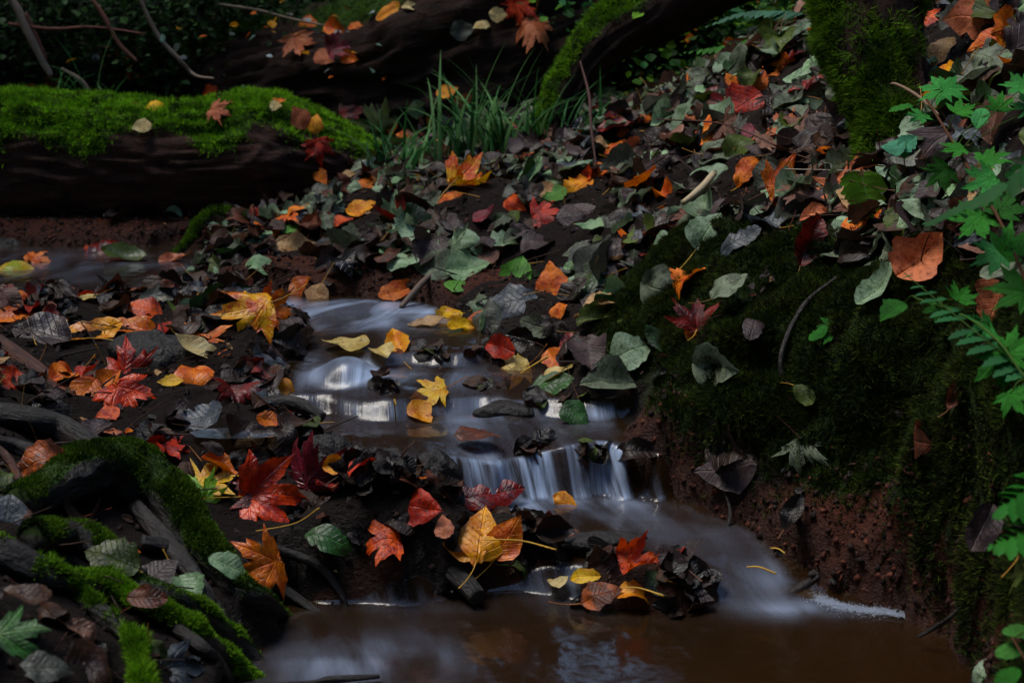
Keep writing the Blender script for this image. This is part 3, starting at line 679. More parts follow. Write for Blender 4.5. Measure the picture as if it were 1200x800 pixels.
def put_leaf(kind, p, n, dirv, Lm, cn, seed, label, group, stalk=True, curl=1.0, stalkc=None, wet=None):
    V, F, uv = leaf_geo(kind, seed, curl); rs = np.random.RandomState(seed)
    c1, c2 = leaf_cols(cn, len(V), rs, .06)
    if wet is not None: c1[:, 3] = wet
    m = mesh(KN[kind], V*Lm, F, M_leaf, {'Col': ('FLOAT_COLOR', c1), 'Col2': ('FLOAT_COLOR', c2), 'leafuv': ('FLOAT_VECTOR', uv)})
    M = frame(n, dirv); M.translation = Vector(p)
    o = obj(KN[kind], m, M=M); tag(o, label, 'leaf', group)
    if stalk:
        sv, sf = stalk_geo(V[0]*Lm, Lm*(.75 if kind != 'O' else .3), seed, .0008, .55)
        col = np.tile(np.r_[lin(stalkc or 'd0a030'), 1], (len(sv), 1))
        obj('stalk', mesh('stalk', sv, sf, M_stalk, {'Col': ('FLOAT_COLOR', col)}), o)
    return o, (V*Lm, F)
HERO = [
# u, v, kind, px, colour, tip direction, facing, group, label, curl, stalk
(648,340,'P',56,'orange',100,.85,'slope','single orange leaf standing upright on the dark slope above the stream',.5,1),
(552,216,'M',62,'yellow and orange',20,.45,'slope','large orange maple leaf with yellow green base, in front of the grass clump',.7,1),
(560,213,'M',40,'orange',60,.5,'slope','orange maple leaf lying upon the larger one before the grass clump',.7,0),
(676,222,'P',42,'amber',60,.55,'slope','amber curled leaf on the ridge between grass clump and mossy trunk',1.4,1),
(684,214,'P',36,'red orange',70,.5,'slope','red orange leaf tucked behind the amber curled leaf on the ridge',1.2,0),
(430,218,'P',44,'orange',20,.4,'slope','orange leaf beneath the end of the mossy log, upper of two',.6,1),
(424,246,'P',40,'amber',5,.35,'slope','amber leaf below the other orange leaf by the end of the mossy log',.6,0),
(537,197,'P',20,'orange',10,.5,'slope','little orange leaf at the foot of the grass clump',.5,0),
(592,208,'P',26,'yellow',30,.5,'slope','small yellow leaf just past the large orange maple leaf',.8,1),
(638,226,'P',34,'tan',250,.7,'slope','tan leaf hanging point down before the leaning limb',.5,0),
(652,229,'P',30,'bright green',210,.5,'slope','small bright green leaf left of the amber curled leaf',.6,0),
(648,210,'P',36,'pale green',120,.6,'slope','pale green leaf standing in front of the leaning limb',.6,0),
(640,250,'M',40,'red',10,.4,'slope','red maple leaf flat on the ridge below the small bright green leaf',.6,0),
(566,254,'P',28,'crimson',40,.4,'slope','crimson brown leaf under the large orange maple leaf',.5,0),
(740,175,'P',30,'salmon',30,.5,'slope','salmon orange leaf at the rim of the slope under the limb, topmost of four',.7,1),
(728,156,'P',24,'orange',200,.5,'slope','orange leaf at the rim of the slope nearest the bare twig',.7,0),
(758,140,'P',30,'orange',280,.8,'slope','upright orange leaf at the slope rim with long pale stalk',.8,1),
(722,172,'P',28,'orange',230,.5,'slope','narrow orange leaf leaning off the slope rim',.9,0),
(862,106,'P',36,'orange',120,.85,'slope','orange leaf with green middle behind the dark red one, upper slope',.3,0),
(866,108,'P',20,'lime green',90,.9,'slope','round lime green leaf stuck before an orange one, upper slope',.2,0),
(890,97,'P',30,'orange',80,.85,'slope','plain orange leaf standing up beside the mossy trunk',.5,0),
(873,121,'P',46,'red',215,.75,'slope','large red leaf leaning against the orange ones, upper slope',.4,0),
(916,76,'M',32,'orange',160,.5,'slope','small orange maple leaf high on the bank beside the mossy trunk',.8,0),
(935,62,'P',30,'crimson',200,.5,'slope','crimson folded leaf touching the mossy trunk',1,0),
(822,160,'P',26,'orange',200,.6,'slope','orange leaf in the middle of the upper slope, alone among grey leaves',.6,1),
(872,205,'O',44,'orange',65,.7,'slope','narrow curled orange leaf below the red one, upper slope',1.6,1),
(880,158,'P',30,'crimson',10,.4,'slope','crimson wrinkled leaf under the large red leaf of the upper slope',1.2,0),
(806,135,'P',30,'salmon',130,.6,'slope','pinkish leaf on the slope left of the orange and green pair',.5,0),
(828,272,'P',50,'dusty green',60,.7,'slope','pale veined green leaf standing at the edge of the bank moss',.4,1),
(860,286,'O',52,'blue grey',20,.6,'slope','blue grey leaf lying just above the bank moss',.6,0),
(932,250,'P',56,'slate grey',20,.6,'slope','wide slate grey leaf with ragged edge below the mossy trunk',.5,0),
(830,205,'P',50,'dusty green',200,.6,'slope','large dusty green leaf with clear veins amid the upper slope',.4,0),
(958,112,'P',44,'dusty green',110,.8,'slope','squarish dusty green leaf leaning on the mossy trunk',.3,0),
(792,185,'O',46,'purple grey',20,.4,'slope','purple grey folded leaf behind the dusty green one, upper slope',1,0),
(862,178,'O',50,'olive green',70,.6,'slope','olive green leaf standing above the narrow curled orange leaf',1,0),
(702,262,'P',44,'pale green',200,.55,'slope','pale green leaf on the slope below the amber curled leaf',.5,0),
(606,322,'P',40,'bright green',80,.85,'slope','bright green round leaf beside the upright orange leaf',.3,1),
(543,316,'P',46,'pale green',10,.6,'slope','pale green leaf resting over a darker green one above the stream',.4,0),
(541,332,'P',44,'bright green',340,.6,'slope','mid green leaf poking out under the pale green leaf above the stream',.3,0),
(511,312,'P',48,'grey green',160,.6,'slope','dull grey green leaf with veins, left of the pale green leaf above the stream',.3,0),
(602,352,'P',60,'blue grey',190,.6,'slope','wet blue grey leaf under the bright green round leaf',.5,0),
(737,412,'P',50,'dusty green',25,.6,'slope','pale green veined leaf lying beside the bank moss',.4,0),
(676,252,'P',50,'purple grey',10,.5,'slope','broad purple grey leaf on the slope left of the pale green one',.5,0),
(590,285,'P',42,'dusty green',30,.5,'slope','pale blotchy leaf in the middle of the slope over the bright green leaf',.5,0),
(630,285,'P',50,'purple grey',40,.5,'slope','domed purple grey leaf above the upright orange leaf',.8,0),
(565,300,'P',44,'pinkish brown',200,.5,'slope','pinkish brown leaf left of the domed purple grey leaf',.6,0),
(690,372,'O',44,'olive green',30,.5,'slope','thin olive green leaf right of the upright orange leaf',.7,0),
(657,362,'O',30,'orange',250,.6,'slope','small orange curl hanging below the upright orange leaf',1.2,0),
(718,448,'P',60,'grey green',200,.5,'slope','dark glossy grey green leaf beneath the pale veined leaf at the moss edge',.6,0),
(817,370,'M',52,'dark red',90,.8,'slope','dark red maple leaf stuck on the bank moss',.6,1),
(812,390,'P',18,'orange',250,.7,'slope','tiny orange leaf under the dark red maple leaf on the moss',.5,0),
(776,403,'O',40,'dark green',130,.7,'slope','dark green leaf hanging on the bank moss near the pale veined leaf',.4,0),
(882,385,'O',44,'purple grey',75,.7,'slope','faint brownish leaf upright in the bank moss right of the dark red one',.5,0),
(940,460,'O',34,'olive green',320,.7,'slope','small serrated green leaf on the mossy bank face',.5,1),
(1075,306,'P',66,'salmon',40,.5,'slope','large peach coloured leaf behind the fern on the bank',.6,0),
(1022,345,'O',60,'dusty green',40,.4,'slope','long pale green leaf leading up to the peach coloured leaf',.7,0),
(1168,352,'P',58,'salmon',250,.8,'slope','large peach coloured leaf behind the leafy plant at the picture edge',.5,0),
(1118,466,'O',38,'reddish brown',70,.8,'slope','dry brown curled leaf hanging alone on the mossy bank face',1.4,1),
(1090,24,'P',50,'red orange',10,.6,'slope','dim red orange leaf high beside the mossy trunk',.7,0),
(1168,148,'O',56,'pinkish brown',60,.6,'slope','ribbed pinkish brown leaf behind the leafy plant',.9,0),
(1120,25,'O',56,'slate grey',40,.6,'slope','slate grey leaf at the top of the bank near the dim red orange leaf',.8,0),
(1105,60,'P',44,'tan',260,.6,'slope','tan pointed leaf beneath the dim red orange leaf',1.1,0),
(332,293,'O',56,'tan',20,.5,'slope','pale tan leaf at the low tip of the bank beside the upper pool',.7,0),
(342,270,'O',40,'bright green',30,.5,'slope','green leaf just above the pale tan leaf at the low tip of the bank',.8,0),
(300,311,'O',42,'pale green',0,.3,'slope','thin pale green leaf lying below the pale tan leaf',.5,0),
(372,344,'P',30,'tan',250,.8,'slope','tan leaf standing at the water line of the upper run',.5,1),
(300,252,'P',20,'red',0,.4,'slope','small red leaf beside the mossy forked branch',.6,0),
(375,205,'P',22,'orange',300,.7,'log','small orange leaf hanging off the end of the mossy log',.8,0),
(64,100,'P',28,'salmon',100,.7,'log','pale orange leaf propped up on the mossy log, farthest left',.8,1),
(168,147,'P',20,'cream',200,.9,'log','round cream leaf on the front of the mossy log',.3,0),
(184,124,'O',44,'yellow',340,.5,'log','long yellow leaf lying along the top of the mossy log',1,1),
(257,130,'M',28,'salmon',340,.6,'log','pinkish maple leaf on top of the mossy log',.6,0),
(248,109,'P',24,'red orange',0,.5,'log','rust orange leaf behind the pinkish maple leaf on the mossy log',.5,0),
(323,117,'O',18,'orange',350,.6,'log','small orange leaf on the hump of the mossy log',.5,0),
(352,140,'P',26,'salmon',120,.85,'log','pinkish cream leaf near the far end of the mossy log',.4,0),
(369,147,'P',22,'amber',80,.85,'log','amber leaf next to the pinkish cream one on the mossy log',.4,0),
(374,176,'M',32,'red',280,.8,'log','red leaf hanging on the flank of the mossy log end',.6,0),
(321,124,'P',14,'cream',0,.6,'log','tiny cream leaf below the small orange leaf on the log hump',.3,0),
(350,54,'M',36,'pink orange',290,.8,'log','pinkish orange maple leaf on the upper edge of the dark trunk',.5,1),
(360,31,'P',24,'orange',90,.7,'log','bright orange leaf upright above the pinkish orange maple leaf',.6,0),
(390,33,'P',24,'orange',340,.6,'log','bright orange leaf beside another one on the dark trunk rim',.6,0),
(378,66,'P',24,'salmon',330,.7,'log','salmon leaf right of the pinkish orange maple leaf on the dark trunk',.5,0),
(397,56,'M',34,'crimson',20,.6,'log','crimson maple leaf on the dark trunk rim',.5,0),
(408,68,'P',20,'orange',340,.7,'log','orange oval leaf just under the crimson maple leaf',.4,0),
(418,33,'P',22,'orange',20,.6,'log','orange leaf on the mossy patch of the dark trunk',.5,0),
(452,17,'O',34,'amber',25,.5,'log','long amber leaf along the rim of the dark trunk',.7,0),
(478,8,'O',24,'cream',340,.5,'log','cream leaf on the dark trunk rim, next to the long amber leaf',.7,0),
(566,27,'P',20,'cream',200,.7,'log','cream round leaf on the dark trunk, lower of two',.4,0),
(582,17,'P',20,'cream',0,.7,'log','cream round leaf on the dark trunk, upper of two',.4,0),
(607,14,'M',34,'scarlet',280,.8,'log','red orange maple leaf high on the dark trunk',.5,0),
(622,38,'M',46,'pink orange',260,.85,'log','large pinkish orange maple leaf hanging on the dark trunk',.4,1),
(540,36,'P',26,'slate grey',10,.5,'log','grey leaf on the dark trunk between the cream ones and the amber one',.5,0),
(522,108,'P',24,'amber',20,.8,'log','plump amber leaf on the lower flank of the dark trunk',.3,0),
(542,118,'P',22,'salmon',30,.7,'log','salmon leaf just below the plump amber leaf',.4,0),
(540,134,'P',20,'reddish brown',0,.7,'log','red brown leaf below the salmon one beside the grass clump',.4,0),
(508,141,'P',20,'amber',250,.7,'log','amber leaf behind the grass blades',.4,0),
(488,128,'P',24,'pale green',10,.7,'log','pale green leaf behind the grass blades',.3,0),
(438,140,'M',44,'olive green',120,.6,'log','olive green maple leaf between mossy log end and grass clump',.5,0),
(412,130,'M',36,'dark red',10,.5,'log','dark red maple leaf at the mossy log end, behind the olive one',.6,0),
(430,153,'P',26,'amber',0,.5,'log','amber leaf at the mossy log end, under the olive green maple leaf',.5,0),
(460,138,'P',20,'amber',20,.5,'log','small amber leaf right of the olive green maple leaf',.5,0),
(466,437,'P',40,'amber',100,.8,'stream','bright amber leaf standing in the middle of the stream',.5,1),
(602,440,'M',46,'pale yellow',200,.3,'stream','pale yellow leaf with long stalk lying on the wet step',.6,1),
(528,380,'O',44,'yellow',180,.5,'stream','yellow crumpled leaf lying on the upper step beside the tilted one',1,1),
(547,389,'O',40,'yellow',220,.5,'stream','yellow narrow leaf with stalk up, tilted over the upper step',.7,1),
(556,371,'O',22,'orange',30,.5,'stream','small orange leaf behind the yellow leaves of the upper step',.7,0),
(410,402,'P',44,'pale yellow',180,.3,'stream','sunken pale yellow leaf under the upper run',.3,0),
(446,410,'P',34,'pale yellow',100,.5,'stream','round sunken yellow leaf beside the foaming stone',.3,0),
(505,404,'P',40,'tan',200,.3,'stream','tan leaf flat over the lip of the upper step',.5,0),
(642,422,'O',22,'yellow',10,.5,'stream','tiny yellow leaf on the dark bank foot beside the orange one',.5,0),
(648,420,'P',30,'orange',300,.6,'stream','orange leaf half under a green one at the bank foot',.5,0),
(645,459,'P',50,'glossy green',350,.5,'stream','wet green leaf lying at the edge of the middle step',.4,0),
(674,484,'P',38,'glossy green',300,.8,'stream','glossy green leaf hanging beside the main fall',.4,0),
(650,448,'P',44,'pale yellow',10,.3,'stream','pale yellow leaf beneath the wet green leaf',.4,0),
(505,498,'M',44,'yellow',200,.35,'stream','yellow leaf on the lip of the main fall with upright stalk',.7,1),
(492,508,'P',34,'amber',290,.6,'stream','amber leaf slipping down beside the lip of the main fall',.6,0),
(570,486,'P',40,'orange',170,.4,'stream','sunken orange leaf under the middle step',.3,0),
(555,510,'P',44,'reddish brown',10,.3,'stream','sunken reddish leaf just above the main fall',.3,0),
(600,480,'O',36,'orange',20,.6,'stream','orange leaf shining through the water under the arched stone',.4,0),
(288,362,'M',74,'yellow and orange',200,.6,'near','big maple leaf, yellow one half and orange the other, on the wet stone',.8,1),
(322,364,'M',50,'orange',350,.5,'near','orange maple leaf overlapping the big yellow and orange one',1,0),
(172,362,'P',38,'red orange',170,.8,'near','orange four cornered leaf standing behind the arched orange leaf',.4,0),
(112,384,'O',80,'amber',205,.5,'near','long amber leaf arching over the dark near bank',.9,1),
(165,385,'O',60,'orange',170,.5,'near','long orange leaf joining the amber arch on the near bank',.9,1),
(224,405,'O',62,'cream',0,.25,'near','flat cream leaf with holes and upright stalk',.5,1),
(106,348,'O',34,'pale yellow',10,.4,'near','pale yellow leaf by the back water strip of the near bank',.6,1),
(55,393,'P',66,'purple grey',160,.5,'near','large purple grey leaf beside the reddish brown stick',.5,0),
(160,430,'M',60,'red',45,.55,'near','deep red maple leaf raised over the glowing red orange one',.8,1),
(227,440,'P',50,'orange',90,.7,'near','orange arched leaf right of the red maple leaf on the near bank',.8,1),
(202,446,'P',26,'yellow',200,.6,'near','small yellow leaf tucked left of the orange arched leaf',.6,0),
(148,468,'M',62,'scarlet',300,.8,'near','glowing red orange maple leaf in the heart of the near bank',.5,1),
(100,459,'P',44,'orange',240,.8,'near','orange round leaf at the tip of the stick',.4,0),
(127,446,'P',30,'orange',60,.6,'near','small orange leaf between the round orange one and the red ones',.5,0),
(128,484,'P',26,'red orange',220,.7,'near','small red orange leaf under the glowing maple leaf',.6,0),
(8,452,'P',48,'scarlet',150,.85,'near','red orange leaf cut by the picture edge under the stick',.4,0),
(12,372,'P',40,'orange',10,.4,'near','orange leaf at the picture edge above the stick',.7,0),
(276,464,'M',54,'dark red',265,.8,'near','dark red wrinkled maple leaf standing at the small puddle',.7,0),
(330,462,'P',28,'amber',340,.7,'near','small amber leaf at the stream edge of the near bank',.4,0),
(316,492,'P',34,'orange',0,.8,'near','orange leaf below the small amber leaf, under the black stub',.5,0),
(238,488,'P',54,'blue grey',190,.5,'near','blue grey wet leaf dipping into the small puddle',.4,0),
(202,522,'M',48,'red',20,.35,'near','wet pinkish red leaf below the small puddle',.7,0),
(128,507,'P',22,'salmon',10,.4,'near','small salmon leaf at the head of the thickest root',.6,0),
(250,562,'M',56,'yellow',30,.4,'near','yellow maple leaf with green edge beside the big red one',.7,1),
(232,575,'M',50,'lime green',110,.6,'near','lime and yellow maple leaf, points up, left of the big red one',.6,0),
(255,545,'P',44,'orange',0,.4,'near','orange leaf flat above the yellow maple leaf',.6,0),
(318,580,'M',84,'scarlet',5,.55,'near','big red maple leaf with long points over the thick root end',.8,1),
(298,572,'M',56,'dark red',170,.5,'near','dark red maple leaf under the stem side of the big red one',.8,0),
(362,545,'M',70,'crimson',80,.3,'near','drenched crimson maple leaf between black boulder and big red leaf',.8,0),
(390,545,'P',26,'amber',10,.5,'near','small amber leaf at the brink beside the drenched crimson leaf',.6,0),
(378,628,'O',58,'glossy green',340,.7,'near','glossy wet green leaf beside the red orange leaf of the dam',.3,0),
(447,634,'M',56,'red orange',200,.5,'near','wet red orange leaf with three points on the leaf dam',.7,0),
(563,628,'P',66,'amber',80,.8,'near','largest yellow leaf of the dam, stalk straight up',.5,1),
(592,634,'P',50,'orange',60,.8,'near','golden orange leaf leaning on the largest yellow leaf of the dam',.4,1),
(548,640,'P',46,'amber',190,.4,'near','amber leaf jutting forward under the largest yellow leaf of the dam',.6,0),
(520,618,'P',30,'salmon',100,.5,'near','wet salmon brown leaf left of the largest yellow leaf of the dam',.6,0),
(520,232,'P',34,'orange',20,.4,'slope','orange leaf on the ridge just below the tall grass',.8,1),
(492,208,'P',26,'amber',180,.4,'slope','amber leaf between the two sparse grass clumps',.8,0),
(600,240,'P',30,'red orange',330,.4,'slope','red orange leaf right under the large orange maple leaf',.9,0),
(705,200,'P',30,'orange',40,.4,'slope','orange leaf on the ridge between the bare upright twig and the curled one',.9,1),
(780,228,'P',30,'orange',130,.4,'slope','orange leaf beside the peeled stick bit',.9,0),
(720,320,'P',26,'red orange',200,.4,'slope','red orange leaf among grey leaves, left of the bank moss top',.9,0),
(395,262,'P',30,'red orange',10,.4,'slope','red orange leaf low on the ridge by the log end',.8,0),
(660,611,'P',28,'amber',330,.7,'near','small yellow leaf on the dark end of the dam beside the flat stone',.5,0),
(570,603,'P',70,'dark red',20,.3,'near','dark red brown leaf forming the crest of the dam behind the yellow ones',.7,0),
(680,676,'O',34,'yellow',0,.25,'stream','yellow leaf floating between dam and islet',.3,0),
(652,683,'P',26,'cream',30,.4,'stream','cream leaf half sunk below the dam',.4,0),
(750,656,'M',58,'red orange',15,.5,'stream','crinkled red orange leaf crowning the islet',1.1,0),
(766,680,'O',38,'dark green',300,.7,'stream','green leaf on the front of the islet under the crinkled leaf',.5,0),
(700,698,'P',44,'brown and orange',20,.4,'stream','brown leaf with orange rim at the foot of the islet',.8,1),
(735,697,'O',48,'amber',355,.4,'stream','amber edged leaf with long stalk along the islet foot',.7,1),
(302,665,'M',70,'orange',200,.8,'near','dim orange leaf in the shade behind the forked root',.5,0),
(136,655,'P',60,'olive green',160,.7,'near','round olive green leaf in the hollow between the roots',.3,0),
(260,659,'O',44,'pale green',350,.6,'near','pale green leaf above the forked root beside the dim orange one',.4,0),
(218,688,'P',46,'pale green',285,.8,'near','crumpled pale green leaf in the hollow under the pale green flat one',.9,1),
(185,672,'P',46,'purple grey',60,.6,'near','purple grey leaf beside the olive green leaf between the roots',.6,0),
(165,700,'O',44,'reddish brown',0,.5,'near','rusty brown leaf lying on the mossy root',.6,0),
(52,540,'P',62,'brown and orange',205,.6,'near','brown leaf with glowing orange rim over the bare grey root',1.0,0),
(8,602,'P',54,'blue grey',260,.8,'near','blue grey round leaf at the picture edge over the mossy root',.4,0),
(18,755,'M',70,'mottled green',330,.7,'near','mottled pale green maple leaf in the near corner',.4,0),
(105,778,'P',70,'brown',300,.6,'near','broad brown leaf with green rim under the near roots',.6,0),
(50,782,'P',60,'slate grey',20,.5,'near','slate grey leaf next to the mottled green maple leaf',.6,0),
(95,735,'O',50,'pinkish brown',340,.5,'near','pinkish crumpled leaf between the near root forks',1.2,0),
(925,605,'O',42,'black',65,.8,'near','black skeletal leaf stuck on the red clay bank',.6,1),
(1150,790,'O',44,'dusty green',60,.6,'near','pale green leaf cut by the picture corner under the mossy bank',.6,0),
(22,343,'P',44,'yellow green',0,.4,'near','yellow green wet leaf on the back water strip',.5,1),
(45,332,'M',30,'orange',0,.5,'near','little orange leaf at the edge of the dark hump by the upper pool',.8,0),
(125,322,'P',48,'dark red',40,.5,'near','dark red leaf on the hump beside the upper pool',.8,0),
(112,312,'P',24,'red orange',80,.6,'near','small red orange tip on top of the hump by the upper pool',.8,0),
(155,332,'O',50,'olive green',170,.4,'near','olive green leaf right of the dark red one on the hump',.6,0),
(208,329,'O',30,'salmon',180,.4,'near','small salmon leaf on the point between upper pool and stream',.6,1),
(180,347,'O',48,'slate grey',10,.4,'near','slate grey leaf under the olive green one on the hump',.6,0),
(130,65,'M',46,'brown and orange',200,.7,'log','large dim brown orange leaf in the dark undergrowth',.8,0),
(70,8,'P',14,'yellow',20,.7,'log','small yellow leaf high in the dark undergrowth',.4,0),
]
LEAFTRI = []
hero_tris = []
for i, (u, v, k, px, cn, dg, fc, gr, lab, curl, stk) in enumerate(HERO):
    p, n = hit(u, v)
    if p is None: continue
    sc = 1.0
    w_ = (p-CAM) @ np.array([0, cp, -sp]); Lm = px*w_/FPX*(1.08 if k != 'M' else .92)
    tc = (CAM-p)/np.linalg.norm(CAM-p)
    fc = fc*.82; nn = n*(1-fc)+tc*fc*1.1+np.array([0, 0, .3])+np.random.RandomState(i+50).normal(0, .16, 3); nn /= np.linalg.norm(nn)
    dv = CR*math.cos(R(dg))+CU*math.sin(R(dg))
    sunk = 'sunk' in lab or 'shining through' in lab
    lift = .012+(.26*Lm*fc if not sunk else -.0)
    if sunk:
        zw_ = zwater(p[0], p[1]); p = W(u, v, z=float(zw_)-.004); nn = np.array([0, -.1, 1.]); 
    p = p+(tc*lift if not sunk else 0)
    if not sunk:
        if p[2] < zwater(p[0], p[1])+.004 and sdist(p[0:1], p[1:2])[0] < .03: p = p+np.array([0, 0, 1])*(float(zwater(p[0], p[1]))+.006-p[2])
    o, (V, F) = put_leaf(k, p, nn, dv, Lm, cn, 300+i*7, lab, FG[gr], bool(stk), .35+curl*.85,
                 '8a5a30' if cn in ('brown', 'reddish brown', 'black', 'purple grey') else ('d9a83a' if i % 3 else 'b8702a'), wet=(.8 if gr == 'near' else .7 if gr == 'stream' else None))
    Mw = np.array(o.matrix_world); Vw = V @ Mw[:3, :3].T+Mw[:3, 3]
    hero_tris.append((Vw, F)); q = proj(p)[0]; LEAFC.append((q[0], q[1], q[2], px, i))
LEAFC = np.array(LEAFC)

# ---- litter: random leaves laid over the land; the ones seen largest become objects, the rest one object
NT_ = {'P': 26, 'O': 18, 'M': 10}
TEMPL = {k: [leaf_geo(k, 1000+31*i, 1.1) for i in range(n)] for k, n in NT_.items()}
SLOPE = [('grey green',.17),('slate grey',.09),('purple grey',.15),('dusty green',.11),('pale green',.045),('brown',.12),('dark brown',.18),('reddish brown',.07),('olive green',.06),('blue grey',.03),('black',.04),('orange',.03),('salmon',.012),('dark green',.03),('tan',.015),('dark red',.02),('pinkish brown',.04),('amber',.006)]
NEAR = [('dark brown',.26),('black',.24),('brown',.14),('reddish brown',.08),('purple grey',.08),('blue grey',.05),('dark red',.05),('red',.035),('orange',.04),('amber',.015),('tan',.015),('dark green',.02),('olive green',.03)]
BACK = [('dark brown',.3),('brown',.2),('dark green',.2),('olive green',.12),('orange',.05),('salmon',.03),('grey green',.06),('amber',.03)]
def pick(pal, rs): 
    r = rs.random()*sum(w for _, w in pal)
    for n_, w in pal:
        r -= w
        if r <= 0: return n_
    return pal[-1][0]
rs = random.Random(5)
ctr = np.stack([GX, GY, GZ], -1)
inten = np.zeros_like(GX)
on = (U_ > -450) & (U_ < 1850) & (V_ > -70) & (V_ < 860) & (GY < 6.8) & (GY > 1.1) & (np.abs(GX) < 4)
land = SD > .012
right = (GX > -1.1) & (GY > 1.5)
mossfade = 1-.93*np.clip(moss, 0, 1)*(GY < 3)
clayf = 1-.90*np.clip(clay, 0, 1)
inten = on*land*mossfade*clayf
inten = inten*np.where(GY > 4.35, np.where(GX < .1, .12, .3), 1.0)*np.where((GY > 3.75) & (GX < -.45), .1, 1)*np.where((GX < -.15) & (GY < 2.75), 1.5, 1)*np.where((U_ < 340) & (V_ > 590) & (V_ < 900), .3, 1)*np.where((U_ > 385) & (U_ < 560) & (V_ > 560) & (V_ < 625), .25, 1)
inten = inten*np.where(GX < -.1, 1.0, 1.0)
cell = np.outer(np.gradient(gy), np.gradient(gx)); pr = (inten*cell).ravel(); total = pr.sum(); EXT = total/(pr*((U_ > -90) & (U_ < 1290)).ravel()).sum(); print('EXT', EXT)
NL = int(7600*pr.sum()/(pr*((U_ > -90) & (U_ < 1290)).ravel()).sum())
idx = rng.choice(pr.size, NL, p=pr/total)
LIT = []
for q in idx:
    x, y = GX.ravel()[q]+rng.uniform(-.005, .005), GY.ravel()[q]+rng.uniform(-.005, .005); z = float(gz(x, y))
    j, i = divmod(int(q), GX.shape[1]); i = min(max(i, 2), GX.shape[1]-3); j = min(max(j, 2), GX.shape[0]-3)
    n = np.array([-(GZ[j, i+2]-GZ[j, i-2])/(gx[i+2]-gx[i-2]), -(GZ[j+2, i]-GZ[j-2, i])/(gy[j+2]-gy[j-2]), 1.0]); n /= np.linalg.norm(n)
    sdv = SD.ravel()[q]
    leftside = (x < -.18 and y < 3.12 and not (y > 2.62 and x > -.35)) or (y < 2.12 and x < .18)
    if y > 4.35: pal, sz = BACK, rs.uniform(.05, .08)
    elif leftside: pal, sz = NEAR, rs.triangular(.025, .085, .05)
    else: pal, sz = (SLOPE if sdv > .06 or y > 2.75 else NEAR), rs.triangular(.042, .115, .074)
    kind = rs.choices('POM', (.62, .30, .08))[0]
    cn = pick(pal, rs)
    tilt = rng.normal(0, .36 if not leftside else .33, 3); nn = n+tilt+np.array([0, -.12, .1]); nn /= np.linalg.norm(nn)
    a = rng.uniform(0, 2*np.pi); dv = np.array([math.cos(a), math.sin(a), 0])
    p = np.array([x, y, z])+n*(rng.uniform(.002, .036) if not leftside else rng.uniform(.0, .024))
    LIT.append((p, nn, dv, sz, kind, cn, rs.randrange(NT_[kind]), leftside))
NREG = len(LIT)
for hu, hv, nn_ in ((502,412,9),(560,408,6),(648,468,9),(566,452,5),(452,448,5),(690,528,8),(622,528,6),(545,520,6),(600,668,5)):
    for k_ in range(nn_):
        d_ = Vector(ray(hu+rng.normal()*11, hv+rng.normal()*5)).normalized(); hp_ = W(hu+rng.normal()*13, hv+rng.normal()*4, z=.2); t_ = 1.0
        while t_ < 4 and CAMZ+d_.z*t_ > float(zwater(d_.x*t_, d_.y*t_))+.004: t_ += .01
        nn = rng.normal(0, .4, 3)+np.array([0, -.35, 1.]); nn /= np.linalg.norm(nn); a = rng.uniform(0, 6.28)
        LIT.append((np.array([d_.x*t_, d_.y*t_, CAMZ+d_.z*t_+.004]), nn, np.array([math.cos(a), math.sin(a), 0]), rng.uniform(.025, .05), rs.choice('PPO'), rs.choice(['black', 'dark brown', 'black', 'brown', 'olive green']), rs.randrange(10), True))
DARK = [('dark brown',.3),('black',.34),('brown',.14),('reddish brown',.07),('dark red',.04),('purple grey',.06)]
for hu, hv, hz2, sx, sy, nn_ in ((765,672,.06,.075,.035,75),(800,690,.03,.05,.02,30),(700,690,.02,.03,.02,14),(440,632,.07,.08,.022,30),(565,625,.07,.08,.02,40),(430,525,.16,.05,.03,14),(330,700,.05,.05,.04,30),(640,640,.06,.05,.02,16)):
    hc = W(hu, hv, z=hz2)
    for k_ in range(nn_):
        x, y = hc[0]+rng.normal()*sx, hc[1]+rng.normal()*sy; z = float(gz(x, y))
        if z < float(zwater(x, y))-.004: continue
        nn = rng.normal(0, .5, 3)+np.array([0, -.25, 1.]); nn /= np.linalg.norm(nn); a = rng.uniform(0, 6.28)
        LIT.append((np.array([x, y, z+rng.uniform(.0, .014)]), nn, np.array([math.cos(a), math.sin(a), 0]), rng.uniform(.032, .06), rs.choices('POM', (.6, .3, .1))[0], pick(DARK, rs), rs.randrange(10), True))
P0 = np.array([l[0] for l in LIT]); Q0 = proj(P0)
ok = np.ones(len(LIT), bool)
for hu, hv, hd, hp, _ in LEAFC:
    d = np.hypot(Q0[:, 0]-hu, (Q0[:, 1]-hv)*1.1); ok &= ~((d < .45*hp) & (Q0[:, 2] < hd+.05))
    ok &= ~((np.arange(len(LIT)) < NREG) & (d < .8*hp) & (Q0[:, 2] < hd-.02) & (Q0[:, 1] > hv) & (d < .5*hp+20))
ROOTPA = np.array(ROOTP, float)
RC = np.vstack([catmull(ROOTPA[i:i+2], 5) for i in range(len(ROOTPA)-1) if np.hypot(*(ROOTPA[i+1, :2]-ROOTPA[i, :2])) < 90])
for ru, rv, rr in RC: ok &= ~((np.hypot(Q0[:, 0]-ru, Q0[:, 1]-rv) < rr*.9+11) & (rng.random(len(LIT)) < .92))
LIT = [l for l, k in zip(LIT, ok) if k]
def world_leaf(l):
    p, nn, dv, sz, kind, cn, ti, _ = l
    V, F, uv = TEMPL[kind][ti]; M = np.array(frame(nn, dv))[:3, :3]
    return V*sz @ M.T+p, F, uv
WL = [world_leaf(l) for l in LIT]
